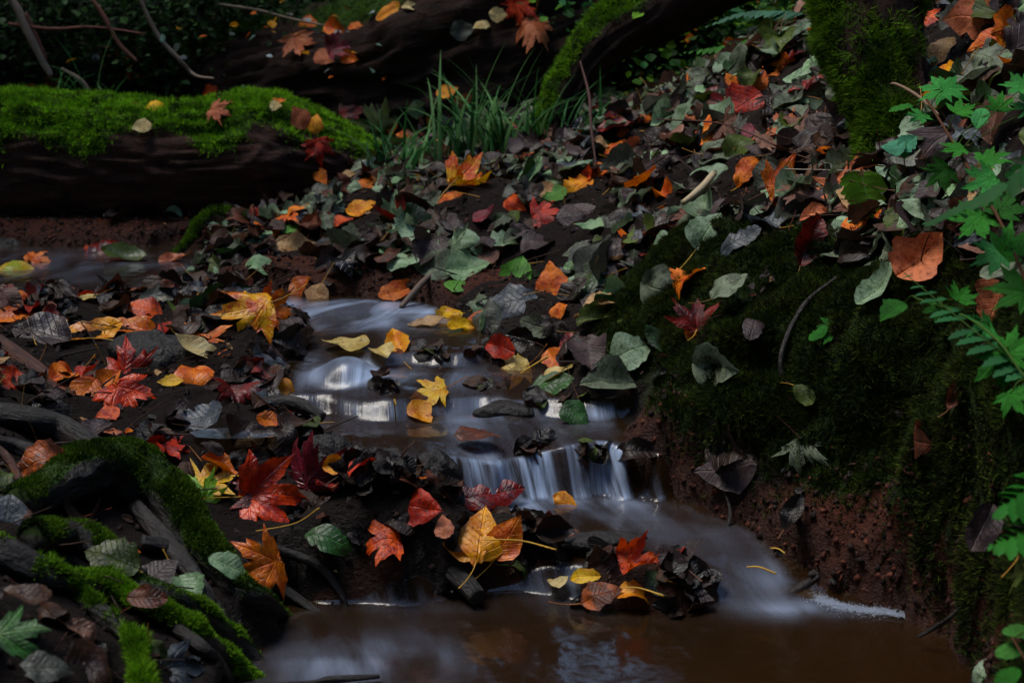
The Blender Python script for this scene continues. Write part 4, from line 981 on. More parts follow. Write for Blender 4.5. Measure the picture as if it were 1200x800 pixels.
# visibility of every litter leaf
vs, fs, own, off = [], [], [], 0
for i, (V, F, _) in enumerate(WL): vs.append(V); fs += (F+off).tolist(); own += [i]*len(F); off += len(V)
for V, F in hero_tris+SOLID[1:]:
    vs.append(V); fs += (F+off).tolist(); own += [-1]*len(F); off += len(V)
Vall = np.vstack(vs); bt = BVHTree.FromPolygons(Vall.tolist(), fs)
own = np.array(own)
cnt = np.zeros(len(LIT)); st_ = 5
camv = Vector(CAM)
for v in range(0, 800, st_):
    for u in range(0, 1200, st_):
        r_ = bt.ray_cast(camv, Vector(ray(u, v)), 30)
        if r_[0] is not None and own[r_[2]] >= 0:
            g_ = tree_all.ray_cast(camv, Vector(ray(u, v)), r_[3])
            if g_[0] is None: cnt[own[r_[2]]] += 1
order = np.argsort(-cnt)
NIND = 200
ind = [int(i) for i in order[:NIND] if cnt[i] > 2]; indset = set(ind)
# landmarks for telling the litter leaves apart
LM = [(648,340,'the upright orange leaf'),(552,216,'the large orange maple leaf by the grass'),(676,222,'the amber curled leaf'),(430,218,'the orange leaf near the mossy log end'),(606,322,'the bright green round leaf'),
 (543,318,'the pale green leaf above the stream'),(702,262,'the pale green slope leaf'),(828,272,'the pale leaf at the moss edge'),(873,121,'the large red leaf'),(872,205,'the narrow curled orange leaf'),(758,140,'the orange leaf with pale stalk'),
 (932,250,'the ragged slate grey leaf'),(737,412,'the pale veined leaf by the bank moss'),(817,370,'the dark red leaf on the moss'),(1075,306,'the peach leaf behind the fern'),(1168,352,'the peach leaf at the picture edge'),(332,293,'the tan leaf on the low tip'),
 (372,344,'the tan leaf at the water line'),(1025,150,'the mossy trunk foot'),(1090,24,'the dim red orange leaf'),(860,286,'the blue grey leaf above the moss'),(1168,148,'the ribbed pinkish leaf'),(640,170,'the leaning limb foot'),
 (288,362,'the big yellow and orange maple leaf'),(112,384,'the amber arching leaf'),(148,468,'the glowing red maple leaf'),(55,393,'the purple grey leaf by the stick'),(224,405,'the flat cream leaf'),(276,464,'the dark red puddle leaf'),
 (318,580,'the big red pointed maple leaf'),(378,628,'the glossy wet green leaf'),(447,634,'the three pointed red orange leaf'),(563,628,'the yellow dam leaves'),(750,656,'the islet'),(136,655,'the olive green leaf between roots'),(260,659,'the pale leaf at the forked root'),
 (18,755,'the mottled green maple leaf'),(52,540,'the orange rimmed brown leaf'),(125,322,'the dark red hump leaf'),(250,562,'the yellow maple leaf'),(105,778,'the broad brown corner leaf'),(466,437,'the amber midstream leaf'),(547,389,'the yellow upper step leaves'),(674,484,'the hanging glossy green leaf')]
used = set(h[8].lower() for h in HERO); used_rel = set()
def direction(du, dv_):
    a = math.degrees(math.atan2(-dv_, du)) % 360
    return ['right of', 'up and right of', 'above', 'up and left of', 'left of', 'down and left of', 'below', 'down and right of'][int(((a+22.5) % 360)//45)]
def mklabel(u, v, kind, cn, sz):
    ds = sorted((math.hypot(u-a, v-b), a, b, n) for a, b, n in LM)
    for d, a, b, n in ds[:6]:
        far = 'just ' if d < 45 else ('' if d < 95 else 'well ')
        w = KW[kind]
        for s in ('', 'small ' if sz < .06 else 'large ' if sz > .075 else 'medium sized ', ):
            t = f"{s}{cn} {w} {far}{direction(u-a, v-b)} {n}"
            if t.lower() not in used and len(t.replace('-', ' ').split()) <= 16: used.add(t.lower()); return t
    for (d, a, b, n) in ds[:5]:
        for (d2, a2, b2, n2) in ds[:7]:
            t = f"{cn} {KW[kind]} between {n} and {n2}"
            if n2 != n and t.lower() not in used and len(t.split()) <= 16: used.add(t.lower()); return t
    return f"{cn} {KW[kind]} among the leaves"
for i in ind:
    p, nn, dv, sz, kind, cn, ti, left = LIT[i]
    V, F, uv = TEMPL[kind][ti]; q = proj(p)[0]
    c1, c2 = leaf_cols(cn, len(V), np.random.RandomState(i), .18)
    if left: c1[:, 3] = .6
    uv = uv.copy(); uv[:, 2] += (i % 13)*.01
    m = mesh(KN[kind], V*sz, F, M_leaf, {'Col': ('FLOAT_COLOR', c1), 'Col2': ('FLOAT_COLOR', c2), 'leafuv': ('FLOAT_VECTOR', uv)})
    M = frame(nn, dv); M.translation = Vector(p)
    o = obj(KN[kind], m, M=M); tag(o, mklabel(q[0], q[1], kind, cn, sz), 'leaf', FG['near' if left else 'slope'])
    if i % 3 == 0:
        sv, sf = stalk_geo(V[0]*sz, sz*.6, i, .0009, .4)
        obj('stalk', mesh('stalk', sv, sf, M_stalk, {'Col': ('FLOAT_COLOR', np.tile(np.r_[lin(rs.choice(['8a6a3a', 'b08030', '4a2a20', '6a3a2a'])), 1], (len(sv), 1)))}), o)
def join_leaves(name, items, label, cat='leaf litter'):
    Vs, Fs, U, A, B, off = [], [], [], [], [], 0
    for i, (V, F, uv, cn) in items:
        c1, c2 = leaf_cols(cn, len(V), np.random.RandomState(i), .2)
        Vs.append(V); Fs.append(F+off); U.append(uv); A.append(c1); B.append(c2); off += len(V)
    o = obj(name, mesh(name, np.vstack(Vs), np.vstack(Fs), M_leaf, {'Col': ('FLOAT_COLOR', np.vstack(A)), 'Col2': ('FLOAT_COLOR', np.vstack(B)), 'leafuv': ('FLOAT_VECTOR', np.vstack(U))}))
    return tag(o, label, cat, kind='stuff')
rest = [(i, WL[i]+(LIT[i][5],)) for i in range(len(LIT)) if i not in indset]
join_leaves('leaf_litter', rest, 'dense litter of dull grey, brown and green fallen leaves')
# leaves on the far slope out of the picture, so that the ground is not bare from aside
# small crumbs: leaf scraps and debris
def debris(n):
    pr2 = (on*(SD > -.005)*cell*(GY < 4.4)).ravel(); ii = rng.choice(pr2.size, n, p=pr2/pr2.sum())
    its = []
    cols = ['dark brown', 'black', 'brown', 'reddish brown', 'tan', 'purple grey', 'orange']
    for q in ii:
        x, y, z = GX.ravel()[q]+rng.uniform(-.005, .005), GY.ravel()[q]+rng.uniform(-.005, .005), GZ.ravel()[q]
        k = rng.integers(18); V, F, uv = TEMPL['O'][k]; s = rng.uniform(.008, .024); nn = rng.normal(0, .6, 3)+np.array([0, -.2, 1.]); a = rng.uniform(0, 6.28)
        V = (V*s) @ np.array(frame(nn, np.array([math.cos(a), math.sin(a), .1])))[:3, :3].T+np.array([x, y, z+.003])
        its.append((int(q) % 99991, (V, F, uv, cols[min(int(rng.exponential(1.6)), 6)])))
    return its
join_leaves('leaf_debris', debris(int(3500*EXT)), 'crumbs and scraps of decayed leaf on the soil', 'debris')
def chunks(name, label, cat, wgt, n, sz, cols):
    P, N = sample(GV, GF, n, wgt.ravel()); D = np.array([[1,0,0],[-1,0,0],[0,1,0],[0,-1,0],[0,0,1],[0,0,-1]], float)
    FF = np.array([[0,2,4],[2,1,4],[1,3,4],[3,0,4],[2,0,5],[1,2,5],[3,1,5],[0,3,5]])
    q = D[None]*rng.uniform(.5, 1.2, (n, 6, 1))+rng.normal(0, .22, (n, 6, 3)); s_ = (rng.uniform(0, 1, (n, 1, 1))**3*(sz[1]-sz[0])+sz[0])
    V = (P[:, None]+q*s_).reshape(-1, 3); F = (FF[None]+6*np.arange(n)[:, None, None]).reshape(-1, 3)
    cc = np.array([lin(c) for c in cols])[rng.integers(len(cols), size=n)]*rng.uniform(.6, 1.3, (n, 1))
    o = obj(name, mesh(name, V, F, M_crumb, {'Col': ('FLOAT_COLOR', np.repeat(np.c_[cc, np.ones(n)], 6, 0))})); return tag(o, label, cat, kind='stuff')
M_crumb = mat_vcol('soil_crumbs', .8, 0, .25, 300)
chunks('clay_crumbs', 'crumbling red clay lumps and grit on the bank', 'clay crumbs', inframe*np.clip(clay, 0, 1)**2*(SD > .0), 12000, (.0008, .008), ['2a120c', '48221a', '5e3022', '1c0e0a', '3a2420'])
chunks('soil_crumbs', 'dark crumbs of wet soil between the leaves', 'soil crumbs', inframe*(SD > -.01)*(GY < 4.4)*(1-np.clip(moss, 0, 1)*.8), 9000, (.001, .009), ['140c0a', '241612', '0c0808', '2c1c16'])
# loose stalks and needles standing about
def stick_bundle(n, region, name, label, cat, colr, lr, rad, lay=.5):
    pr2 = (region*cell).ravel(); ii = rng.choice(pr2.size, n, p=pr2/pr2.sum()); Vs, Fs, Cs, off = [], [], [], 0
    for q in ii:
        x, y, z = GX.ravel()[q], GY.ravel()[q], GZ.ravel()[q]; a = rng.uniform(0, 6.28); L_ = rng.uniform(*lr); e = abs(rng.normal(0, lay))
        d = np.array([math.cos(a)*math.cos(e), math.sin(a)*math.cos(e), math.sin(e)]); t = np.linspace(0, 1, 6)[:, None]
        c = np.array([x, y, z+.012])+d*L_*(t-.3)+rng.normal(0, .08, 3)*L_*t*t
        th = np.linspace(0, 6.283, 4, endpoint=False); r = rad*rng.uniform(.6, 1.3)*(1-.5*t[:, 0])
        sdir = np.cross(d, [0, 0, 1.]); sdir /= np.linalg.norm(sdir)+1e-9; s2 = np.cross(d, sdir)
        V = (c[:, None]+r[:, None, None]*(np.cos(th)[None, :, None]*sdir+np.sin(th)[None, :, None]*s2)).reshape(-1, 3)
        Vs.append(V); Fs.append(grid_faces(6, 4, True)+off); off += len(V); Cs.append(np.tile(np.r_[lin(random.choice(colr)), 1], (len(V), 1)))
    o = obj(name, mesh(name, np.vstack(Vs), np.vstack(Fs), M_twig, {'Col': ('FLOAT_COLOR', np.vstack(Cs))})); return tag(o, label, cat, kind='stuff')
reg = on*(SD > 0)*(GY < 4.3)*(1-.7*np.clip(moss, 0, 1))*(1-.5*clay)
stick_bundle(int(520*EXT), reg, 'loose_stalks', 'thin loose leaf stalks and needles scattered over the litter', 'stalks', ['c89a40', '8a5a2a', '3a2018', '5a3a2a', '2a1814', '6a2a1a'], (.03, .09), .0008)
stick_bundle(int(200*EXT), reg*(SD < .4), 'twig_scraps', 'dark twig scraps lying through the wet leaves', 'twigs', ['1c1210', '2a1c16', '3a2a22'], (.05, .15), .0017, .3)

# ------------------------------------------------------------------ plants
def ribbon(c, wd, nrm, fold=.25):
    """c: k x 3 spine, wd: k widths; a folded strip"""
    T = np.gradient(c, axis=0); T /= np.linalg.norm(T, axis=1)[:, None]; S = np.cross(T, nrm); S /= np.linalg.norm(S, axis=1)[:, None]+1e-9; Nn = np.cross(S, T)
    a = c-S*wd[:, None]+Nn*(wd*fold)[:, None]; b = c+S*wd[:, None]+Nn*(wd*fold)[:, None]
    return np.stack([a, c, b], 1).reshape(-1, 3), grid_faces(len(c), 3)
def blade(base, az, ln, arch, wd):
    t = np.linspace(0, 1, 12); out = np.array([math.cos(az), math.sin(az), 0])
    c = base+np.outer(ln*np.sin(t*arch)/max(arch, .1)*.85, [0, 0, 1])+np.outer(ln*(1-np.cos(t*arch))/max(arch, .1), out)
    return ribbon(c, wd*1.2*np.sqrt(np.clip(t*5+.5, 0, 1))*(1-t**2.5)+.0002, np.cross(out, [0, 0, 1.0]) @ np.array([[0, 1, 0], [-1, 0, 0], [0, 0, 1]]) if 0 else out+np.array([0, 0, .01]), .3)
def grass_clump(u, v, n, ln, label, seed, col=('3f7a40', '26562a', '6a9a5c'), wd=.0042, spread=.05, group=None, name='grass_clump', Y=None):
    p = (W(u, v, Y=Y) if Y else hit(u, v)[0]); root = empty(name, p); tag(root, label, 'grass', group); r = random.Random(seed)
    root.parent = None
    for k in range(n):
        b = np.array([r.gauss(0, spread), r.gauss(0, spread*.5), -.02]); az = r.uniform(0, 6.28)
        V, F = blade(b, az, ln*r.uniform(.5, 1.15), r.uniform(.5, 1.9), wd*r.uniform(.6, 1.2))
        c = np.array(lin(r.choice(col)))*r.uniform(.6, 1.1)
        obj('blade', mesh('blade', V, F, M_green, {'Col': ('FLOAT_COLOR', np.tile(np.r_[c, 1], (len(V), 1)))}), root)
    return root
GG = 'grass clumps behind the bank'
grass_clump(598, 186, 56, .37, 'tallest grass clump, at the foot of the leaning limb', 1, group=GG, spread=.06)
grass_clump(560, 184, 46, .34, 'middle grass clump, between leaning limb and dark trunk', 2, group=GG, spread=.07)
grass_clump(468, 210, 24, .32, 'sparse grass clump near the end of the mossy log', 3, group=GG, spread=.04)
grass_clump(505, 200, 22, .24, 'low grass clump between the sparse and the middle one', 5, group=GG, spread=.05)
grass_clump(668, 172, 16, .26, 'short grass clump right of the leaning limb foot', 4, group=GG, spread=.04)
grass_clump(75, 112, 9, .15, 'thin green grass tuft behind the mossy log, by the propped leaf', 6, group=GG, spread=.04, Y=4.5)
grass_clump(125, 118, 7, .15, 'thin green grass tuft behind the mossy log, under the undergrowth', 7, group=GG, spread=.04, Y=4.5)
grass_clump(108, 120, 3, .36, 'single tall grass stems rising behind the mossy log', 8, group=GG, spread=.02, Y=4.5, wd=.002)

def small_leaves(n, centres, sz, cols, name, label, cat, flat=.5, kinds='O', parent=None):
    Vs, Fs, Cs, off = [], [], [], 0
    T6 = [(np.array([[0, 0, 0], [.22, .3, .03], [.3, .55, .02], [.16, .85, -.02], [0, 1, -.08], [-.16, .85, -.02], [-.3, .55, .02], [-.22, .3, .03], [0, .5, -.03]]))]
    FF = np.array([[0, 1, 8], [1, 2, 8], [2, 3, 8], [3, 4, 8], [4, 5, 8], [5, 6, 8], [6, 7, 8], [7, 0, 8]])
    T = T6[0]; P = centres; nn = rng.normal(0, flat, (n, 3))+np.array([0, -.35, 1.]); nn /= np.linalg.norm(nn, axis=1)[:, None]
    y = np.cross(nn, rng.normal(0, 1, (n, 3))); y /= np.linalg.norm(y, axis=1)[:, None]; x = np.cross(y, nn); s = rng.uniform(sz[0], sz[1], (n, 1))
    V = P[:, None]+s[:, None]*(T[None, :, 0:1]*x[:, None]*1.5+T[None, :, 1:2]*y[:, None]+T[None, :, 2:3]*nn[:, None]*2)
    F = (FF[None]+9*np.arange(n)[:, None, None]).reshape(-1, 3)
    cc = np.array([lin(c) for c in cols])[rng.integers(len(cols), size=n)]*rng.uniform(.5, 1.25, (n, 1))
    Cc = np.repeat(np.c_[cc, np.ones(n)], 9, 0)
    return obj(name, mesh(name, V.reshape(-1, 3), F, M_green, {'Col': ('FLOAT_COLOR', Cc)}, smooth=False), parent)
# dark undergrowth behind the mossy log and behind the slope
def cloud(n, cs):
    out = []
    k = sum(c[4] for c in cs)
    for u, v, Y, s, w in cs:
        m = int(n*w/k); p = W(u, v, Y=Y); out.append(p+rng.normal(0, 1, (m, 3))*np.array(s))
    return np.vstack(out)
cs = [(rng.uniform(-80, 470), rng.uniform(-70, 90), 0, (.15, .15, .08), 1.0) for _ in range(110)]
cs = [(u, v, rng.uniform(4.75, 5.3) if u < 230 else rng.uniform(5.1, 5.9), s_, w_) for u, v, _, s_, w_ in cs if not (u > 230 and v > 45-(u-230)*.15)]
cs = [c for c in cs if not (c[0] < 200 and c[1] > 40 and rng.random() < .5)]
P = cloud(16000, cs); o = small_leaves(len(P), P, (.014, .034), ['1c3816', '243f1c', '142410', '2e4e24', '3a5c24', '46603a'], 'undergrowth', '', ''); tag(o, 'dark tangle of small leaved bushes behind the logs', 'undergrowth', kind='stuff')
cs = [(rng.uniform(690, 960), rng.uniform(-20, 130), rng.uniform(4.3, 6.0), (.15, .2, .06), 1.0) for _ in range(34)]
P = cloud(9000, cs)
hz_ = P[:, 2] > (gz(P[:, 0], P[:, 1])-.02); P = P[hz_]
o = small_leaves(len(P), P, (.016, .042), ['22501e', '2c5e26', '1a3a16', '4a7a24', '5c8a20', '2c6a3a'], 'ground_cover', '', ''); tag(o, 'dim green ground plants beyond the bank ridge', 'undergrowth', kind='stuff')
P = cloud(90, [(rng.uniform(690, 940), rng.uniform(20, 130), rng.uniform(4.4, 5.2), (.1, .1, .03), 1.0) for _ in range(26)])
o = small_leaves(len(P), P, (.025, .05), ['c8601a', 'c88a1a', 'a83a1a', 'b8b02a'], 'distant_leaves', '', ''); tag(o, 'blurred orange and yellow specks of leaf beyond the ridge', 'leaves', kind='stuff')
P = cloud(60, [(rng.uniform(60, 460), rng.uniform(0, 95), rng.uniform(4.6, 4.9), (.1, .1, .03), 1.0) for _ in range(13)])
o = small_leaves(len(P), P, (.02, .04), ['c8601a', 'c88a1a', '9aa8a8', '7a9a8a'], 'distant_leaves', '', ''); tag(o, 'blurred orange and pale specks in the dark undergrowth', 'leaves', kind='stuff')
# bare twigs in the undergrowth
TG = 'bare twigs in the undergrowth'
def hash_(t): return sum(ord(c)*(i+1) for i, c in enumerate(t))
def twig(rows, label, col='8a7668', group=TG, name='bare_twig', cat='twig', n=8, seg=7):
    P_, r_ = PX(rows); h_ = abs(hash_(label)) % 97
    if name == 'leaf_stalk': P_[len(P_)//2] = P_[len(P_)//2]+np.array([0, 0, .001+.00003*h_]); r_ = [r*.62 for r in r_]
    V, F, cap, al, nr = tube(P_, r_, n, seg, .15, 0, 3+h_, 20)
    o = obj(name, mesh(name, V, [F, cap], M_twig, {'Col': ('FLOAT_COLOR', np.tile(np.r_[lin(col), 1], (len(V), 1)))})); return tag(o, label, cat, group)
twig([(8,-10,4.60,3.8),(25,20,4.60,5.0),(45,62,4.60,5.0),(60,90,4.60,3.8)], 'thickest pale bare twig slanting down behind the mossy log')
twig([(105,-5,4.60,2.5),(125,25,4.60,2.8),(140,52,4.60,2.5),(160,72,4.60,2.0)], 'thin reddish twig above the dim brown orange leaf', '8a5a4a')
twig([(160,-10,4.60,1.9),(185,42,4.60,2.8),(210,70,4.60,2.8),(228,88,4.60,1.9),(250,92,4.35,1.2)], 'crooked pale twig hanging through the undergrowth by the dark trunk')
twig([(10,28,4.60,1.8),(60,34,4.60,2.0),(110,32,4.60,1.5),(170,40,4.60,1.2)], 'reddish horizontal twig in the dark corner', '7a4a40')
twig([(30,15,4.60,1.8),(42,40,4.60,2.0),(55,70,4.60,1.5)], 'thin reddish twig parallel to the thickest pale one', '7a4a40')
twig([(72,80,4.60,1.5),(95,95,4.60,2.5),(108,112,4.60,1.9)], 'short grey twig resting on the back of the mossy log')
twig([(255,5,4.85,1.5),(300,12,4.85,2.0),(340,22,4.85,1.5),(380,30,4.75,1.2)], 'thin twig arching over the dark trunk rim', '7a6a58')
twig([(775,165,3.7,1.6),(790,140,3.75,2),(810,122,3.8,2.2),(835,113,3.8,2),(848,112,3.8,1.5)], 'bare curved twig arching over the upper slope', '7a5a44', 'bare twigs on the slope')
twig([(700,205,3.4,1.2),(693,150,3.5,1.6),(690,110,3.6,1.8),(680,72,3.7,1)], 'thin upright twig right of the leaning limb', '4a2f2a', 'bare twigs on the slope')
twig([(760,160,3.4,1.1),(800,190,3.1,1.1),(830,215,2.9,1)], 'dark thin twig lying down the upper slope', '2a1a18', 'bare twigs on the slope')
twig([(770,140,3.1,.8),(850,146,2.9,.9),(930,180,2.7,.9),(1000,200,2.5,.7)], 'fine bramble twig crossing before the mossy trunk', '4a2a24', 'bare twigs on the slope')
twig([(920,198,2.62,.6),(1000,200,2.5,.6),(1055,201,2.45,.6)], 'fine pale straw in front of the mossy trunk foot', '9a9088', 'bare twigs on the slope')
twig([(800,238,2.7,3),(820,222,2.75,4.5),(835,205,2.8,4),(838,202,2.8,3)], 'pale peeled stick bit beside the large dusty green leaf', 'b0a080', 'bare twigs on the slope')
twig([(545,200,3.5,1),(520,226,3.3,1),(512,240,3.25,1)], 'thin straw lying by the large orange maple leaf', '8a6a3a', 'bare twigs on the slope')
twig([(470,360,2.95,3),(480,348,2.98,4),(496,330,3.02,4),(505,322,3.05,2)], 'pale grey stick poking from the bank above the upper run', '6a5a50', 'bare twigs on the slope')
twig([(1040,105,2.55,1.2),(1048,98,2.5,1.6),(1075,112,2.4,2),(1100,135,2.3,2)], 'hooked pale twig beside the leafy plant', '7a6250', 'bare twigs on the slope')
# needles/long stalks seen in the stream
SK = 'long yellow stalks at the stream'
for rows, lab in (([(610,438,2.36,1.6),(625,430,2.35,2),(642,418,2.34,2.4)], 'long pale yellow stalk slanting above the middle step'),
                  ([(566,632,1.93,1.2),(610,636,1.92,1.6),(652,644,1.9,2)], 'long pale stalk pointing right from the yellow dam leaves'),
                  ([(728,688,1.87,1.2),(750,691,1.86,1.6),(778,698,1.84,2.2)], 'long yellow stalk pointing right from the islet'),
                  ([(875,664,1.95,1.5),(890,667,1.94,2),(910,672,1.93,2)], 'orange stalk floating over the small right hand fall'),
                  ([(903,642,2.0,1.3),(912,645,1.99,1.6),(920,648,1.98,1.6)], 'short amber stalk on the water by the clay bank'),
                  ([(464,495,2.22,1.2),(462,470,2.21,1.4),(464,474,2.2,1.5)], 'upright orange stalk at the lip of the main fall'),
                  ([(300,622,1.95,1.0),(346,614,1.93,1.2),(374,595,1.9,1.6)], 'dark orange stalk slanting up beside the big red maple leaf')):
    twig(rows, lab, 'c89a3c', SK, 'leaf_stalk', 'stalk')

# ferns: rachis with two rows of leaflets (each frond one thing: stem > leaflets)
def frond(P, L0, label, col, n=15, group=None, up=(0, -.2, 1), lean=.35, Wd=.28):
    c = catmull(np.array([W(u, v, Y=Y) for u, v, Y in P]), 12); root = empty('fern_frond', c[0]); tag(root, label, 'fern', group)
    c0 = c[0]; cc = c-c0; T = np.gradient(cc, axis=0); T /= np.linalg.norm(T, axis=1)[:, None]
    V, F, cap, al, nr = tube(cc[::4], np.linspace(.0016, .0006, len(cc[::4])), 4, 6, .05)
    obj('stem', mesh('stem', V, [F, cap], M_green, {'Col': ('FLOAT_COLOR', np.tile(np.r_[lin('3a5a20'), 1], (len(V), 1)))}), root)
    upv = np.array(up, float)
    for k in range(n):
        t = .12+.86*k/(n-1); j = min(int(t*(len(cc)-1)), len(cc)-1); ln = L0*math.sin(math.pi*min(1, .25+.75*t)**1.0)*.9+.006
        for s in (-1, 1):
            side = np.cross(T[j], upv); side /= np.linalg.norm(side); d = side*s+T[j]*lean+rng.normal(0, .06, 3); d /= np.linalg.norm(d)
            tt = np.linspace(0, 1, 17); sp_ = cc[j]+np.outer(tt*ln, d)+np.outer(-(tt**2)*ln*.22, upv)
            wd = ln*Wd*np.sin(np.pi*np.clip(tt*.93+.07, 0, 1))**.7*(.62+.38*np.abs(np.sin(tt*np.pi*4.5)))+.0004
            V, F = ribbon(sp_, wd, upv, .2)
            q = np.array(lin(col))*rng.uniform(.75, 1.2)
            obj('leaflet', mesh('leaflet', V, F, M_green, {'Col': ('FLOAT_COLOR', np.tile(np.r_[q, 1], (len(V), 1)))}), root)
    return root
FRG = 'fern fronds'
frond([(955,18,3.5),(915,14,3.55),(870,16,3.6),(826,32,3.65)], .05, 'bluish green fern frond left of the mossy trunk top', '3f6a54', 14, FRG)
frond([(985,45,3.45),(920,40,3.5),(850,54,3.55),(800,62,3.6)], .055, 'darker green fern frond below the bluish one', '2f6a1c', 15, FRG)
frond([(860,-10,4.3),(810,22,4.3),(760,60,4.35)], .06, 'faint fern frond beyond the ridge under the limb', '2c5a2c', 12, FRG)
frond([(1260,545,1.35),(1225,560,1.35),(1190,585,1.35),(1165,602,1.36)], .034, 'upper fern frond tip at the picture edge above the clay', '226a1c', 10, FRG)
frond([(1265,585,1.33),(1225,605,1.33),(1190,630,1.33),(1160,640,1.34)], .034, 'lower fern frond tip at the picture edge above the clay', '2c7622', 10, FRG)
frond([(1260,470,1.5),(1190,425,1.55),(1120,370,1.62),(1060,320,1.7)], .036, 'long fern frond in front of the peach coloured leaf', '265e34', 14, FRG, Wd=.24)
frond([(1240,160,1.6),(1180,215,1.62),(1120,250,1.68),(1085,262,1.72)], .036, 'fern frond crossing the leafy plant', '225426', 12, FRG)
frond([(1010,200,2.4),(1012,215,2.38),(1016,232,2.36),(1012,268,2.34)], .04, 'drooping yellow green leafy sprig under the mossy trunk', '5f8a24', 8, FRG, up=(0, -1, .2))
# leafy plants: stem, lobed leaves
def lobed(ln, col, seed):
    V, F, uv = leaf_geo('M', seed, .35); return V*ln, F, uv
def leafy_plant(stemP, leaves, label, group='leafy green plants on the bank', stemc='5a3a28', r=2.2):
    P = np.array([W(u, v, Y=Y) for u, v, Y in stemP]); root = empty('leafy_plant', P[0]); tag(root, label, 'plant', group)
    V, F, cap, al, nr = tube(P-P[0], [r*.0009]*len(P), 8, 7, .1); obj('stem', mesh('stem', V, [F, cap], M_green, {'Col': ('FLOAT_COLOR', np.tile(np.r_[lin(stemc), 1], (len(V), 1)))}), root)
    for k, (u, v, Y, px, dg, fc, col, kd) in enumerate(leaves):
        p = W(u, v, Y=Y); w_ = Y; ln = px*.82*w_/FPX; sd_ = 5000+k*13+int(u)
        V, F, uv = leaf_geo(kd, sd_, .35)
        tc = (CAM-p)/np.linalg.norm(CAM-p); nn = tc*fc+np.array([0, 0, 1.])*(1-fc)+rng.normal(0, .12, 3)
        M = np.array(frame(nn, CR*math.cos(R(dg))+CU*math.sin(R(dg))))[:3, :3]
        c = np.array(lin(col))*rng.uniform(.8, 1.15)
        Vw = V*ln @ M.T+p-P[0]
        c1 = np.tile(np.r_[c, .0], (len(V), 1)); c2 = np.tile(np.r_[c*.8, 1], (len(V), 1))
        lf = obj('leaf', mesh('leaf', Vw, F, M_leaf, {'Col': ('FLOAT_COLOR', c1), 'Col2': ('FLOAT_COLOR', c2), 'leafuv': ('FLOAT_VECTOR', uv)}), root)
        # leaf stalk to the nearest stem point
        b = Vw[0]; ss = catmull(P-P[0], 8); j = ((ss-b)**2).sum(1).argmin(); a = ss[j]
        V2, F2, cap2, _, _ = tube([a, (a+b)/2+np.array([0, 0, .006]), b], [.0009, .0007, .0006], 5, 5, .05)
        obj('leaf_stalk', mesh('leaf_stalk', V2, [F2, cap2], M_green, {'Col': ('FLOAT_COLOR', np.tile(np.r_[lin('4a6a2a'), 1], (len(V2), 1)))}), lf)
    return root
G1, G2, G3, G4 = '35903c', '2c7c20', '48a058', '246818'
leafy_plant([(1085,115,2.15),(1110,155,2.0),(1140,205,1.85),(1175,265,1.7),(1200,325,1.6),(1220,380,1.55)],
 [(1095,104,2.15,40,150,.45,G1,'M'),(1118,103,2.1,38,10,.4,G1,'M'),(1060,125,2.1,34,170,.4,G2,'O'),(1075,138,2.1,28,230,.5,G1,'M'),(1130,128,2.0,36,40,.5,G2,'M'),(1148,140,1.95,44,70,.6,G3,'O'),
  (1118,175,1.9,34,200,.5,G2,'M'),(1100,205,1.9,40,220,.5,G4,'M'),(1165,185,1.85,44,20,.5,G2,'M'),(1150,215,1.8,50,200,.6,G1,'M'),(1178,240,1.75,50,60,.5,G4,'M'),(1140,262,1.75,54,230,.6,G2,'M'),
  (1190,285,1.65,56,30,.6,G2,'M'),(1160,300,1.68,48,200,.6,G3,'M'),(1185,340,1.6,60,160,.5,G4,'M'),(1205,120,1.9,40,120,.5,G3,'M'),(1190,100,1.9,36,160,.5,G1,'M'),(1172,120,1.95,30,80,.5,G2,'M')],
 'largest leafy plant with reddish stem at the picture edge')
leafy_plant([(1230,470,1.5),(1200,440,1.52),(1170,400,1.56),(1130,370,1.62),(1075,350,1.7)],
 [(1175,432,1.55,60,270,.7,G2,'M'),(1150,385,1.6,40,200,.6,G1,'M'),(1128,345,1.64,36,60,.6,G2,'M'),(1100,366,1.66,34,250,.6,G4,'M'),(1195,405,1.55,52,30,.6,G2,'M'),(1048,362,1.72,46,230,.6,G4,'P'),(1190,470,1.5,44,300,.6,G2,'M')],
 'hanging green plant below the peach coloured leaf', r=1.6, stemc='4a6a2a')
leafy_plant([(1062,205,2.3),(1060,190,2.28),(1058,178,2.26)],
 [(1050,172,2.26,32,165,.6,'4f9a78','P'),(1062,170,2.26,30,40,.7,'4f9a78','P'),(1060,180,2.26,14,270,.6,G1,'P')], 'two leaved pale green seedling under the mossy trunk', r=1.0)
leafy_plant([(985,95,2.72),(990,120,2.7),(998,150,2.68)],
 [(988,116,2.68,18,260,.8,'5f8a3a','M'),(999,146,2.66,20,270,.8,'5f8a4a','M'),(982,92,2.68,14,200,.7,'4f7a3a','M')], 'ivy sprig hanging down the mossy trunk', r=.8)
leafy_plant([(1010,440,2.15),(990,400,2.15),(975,385,2.14)],
 [(975,390,2.14,40,240,.6,G4,'M'),(985,398,2.14,44,280,.7,G4,'O'),(962,388,2.14,34,220,.6,G2,'O')], 'dim green plant hanging over the mossy bank face', r=1.2)
leafy_plant([(1215,800,1.25),(1200,770,1.27),(1185,745,1.3)],
 [(1190,760,1.3,50,200,.6,'3f7a30','O'),(1200,740,1.3,50,150,.6,'3f7a30','O'),(1185,790,1.28,50,220,.6,G4,'O')], 'green sprig in the near clay corner', r=1.2)

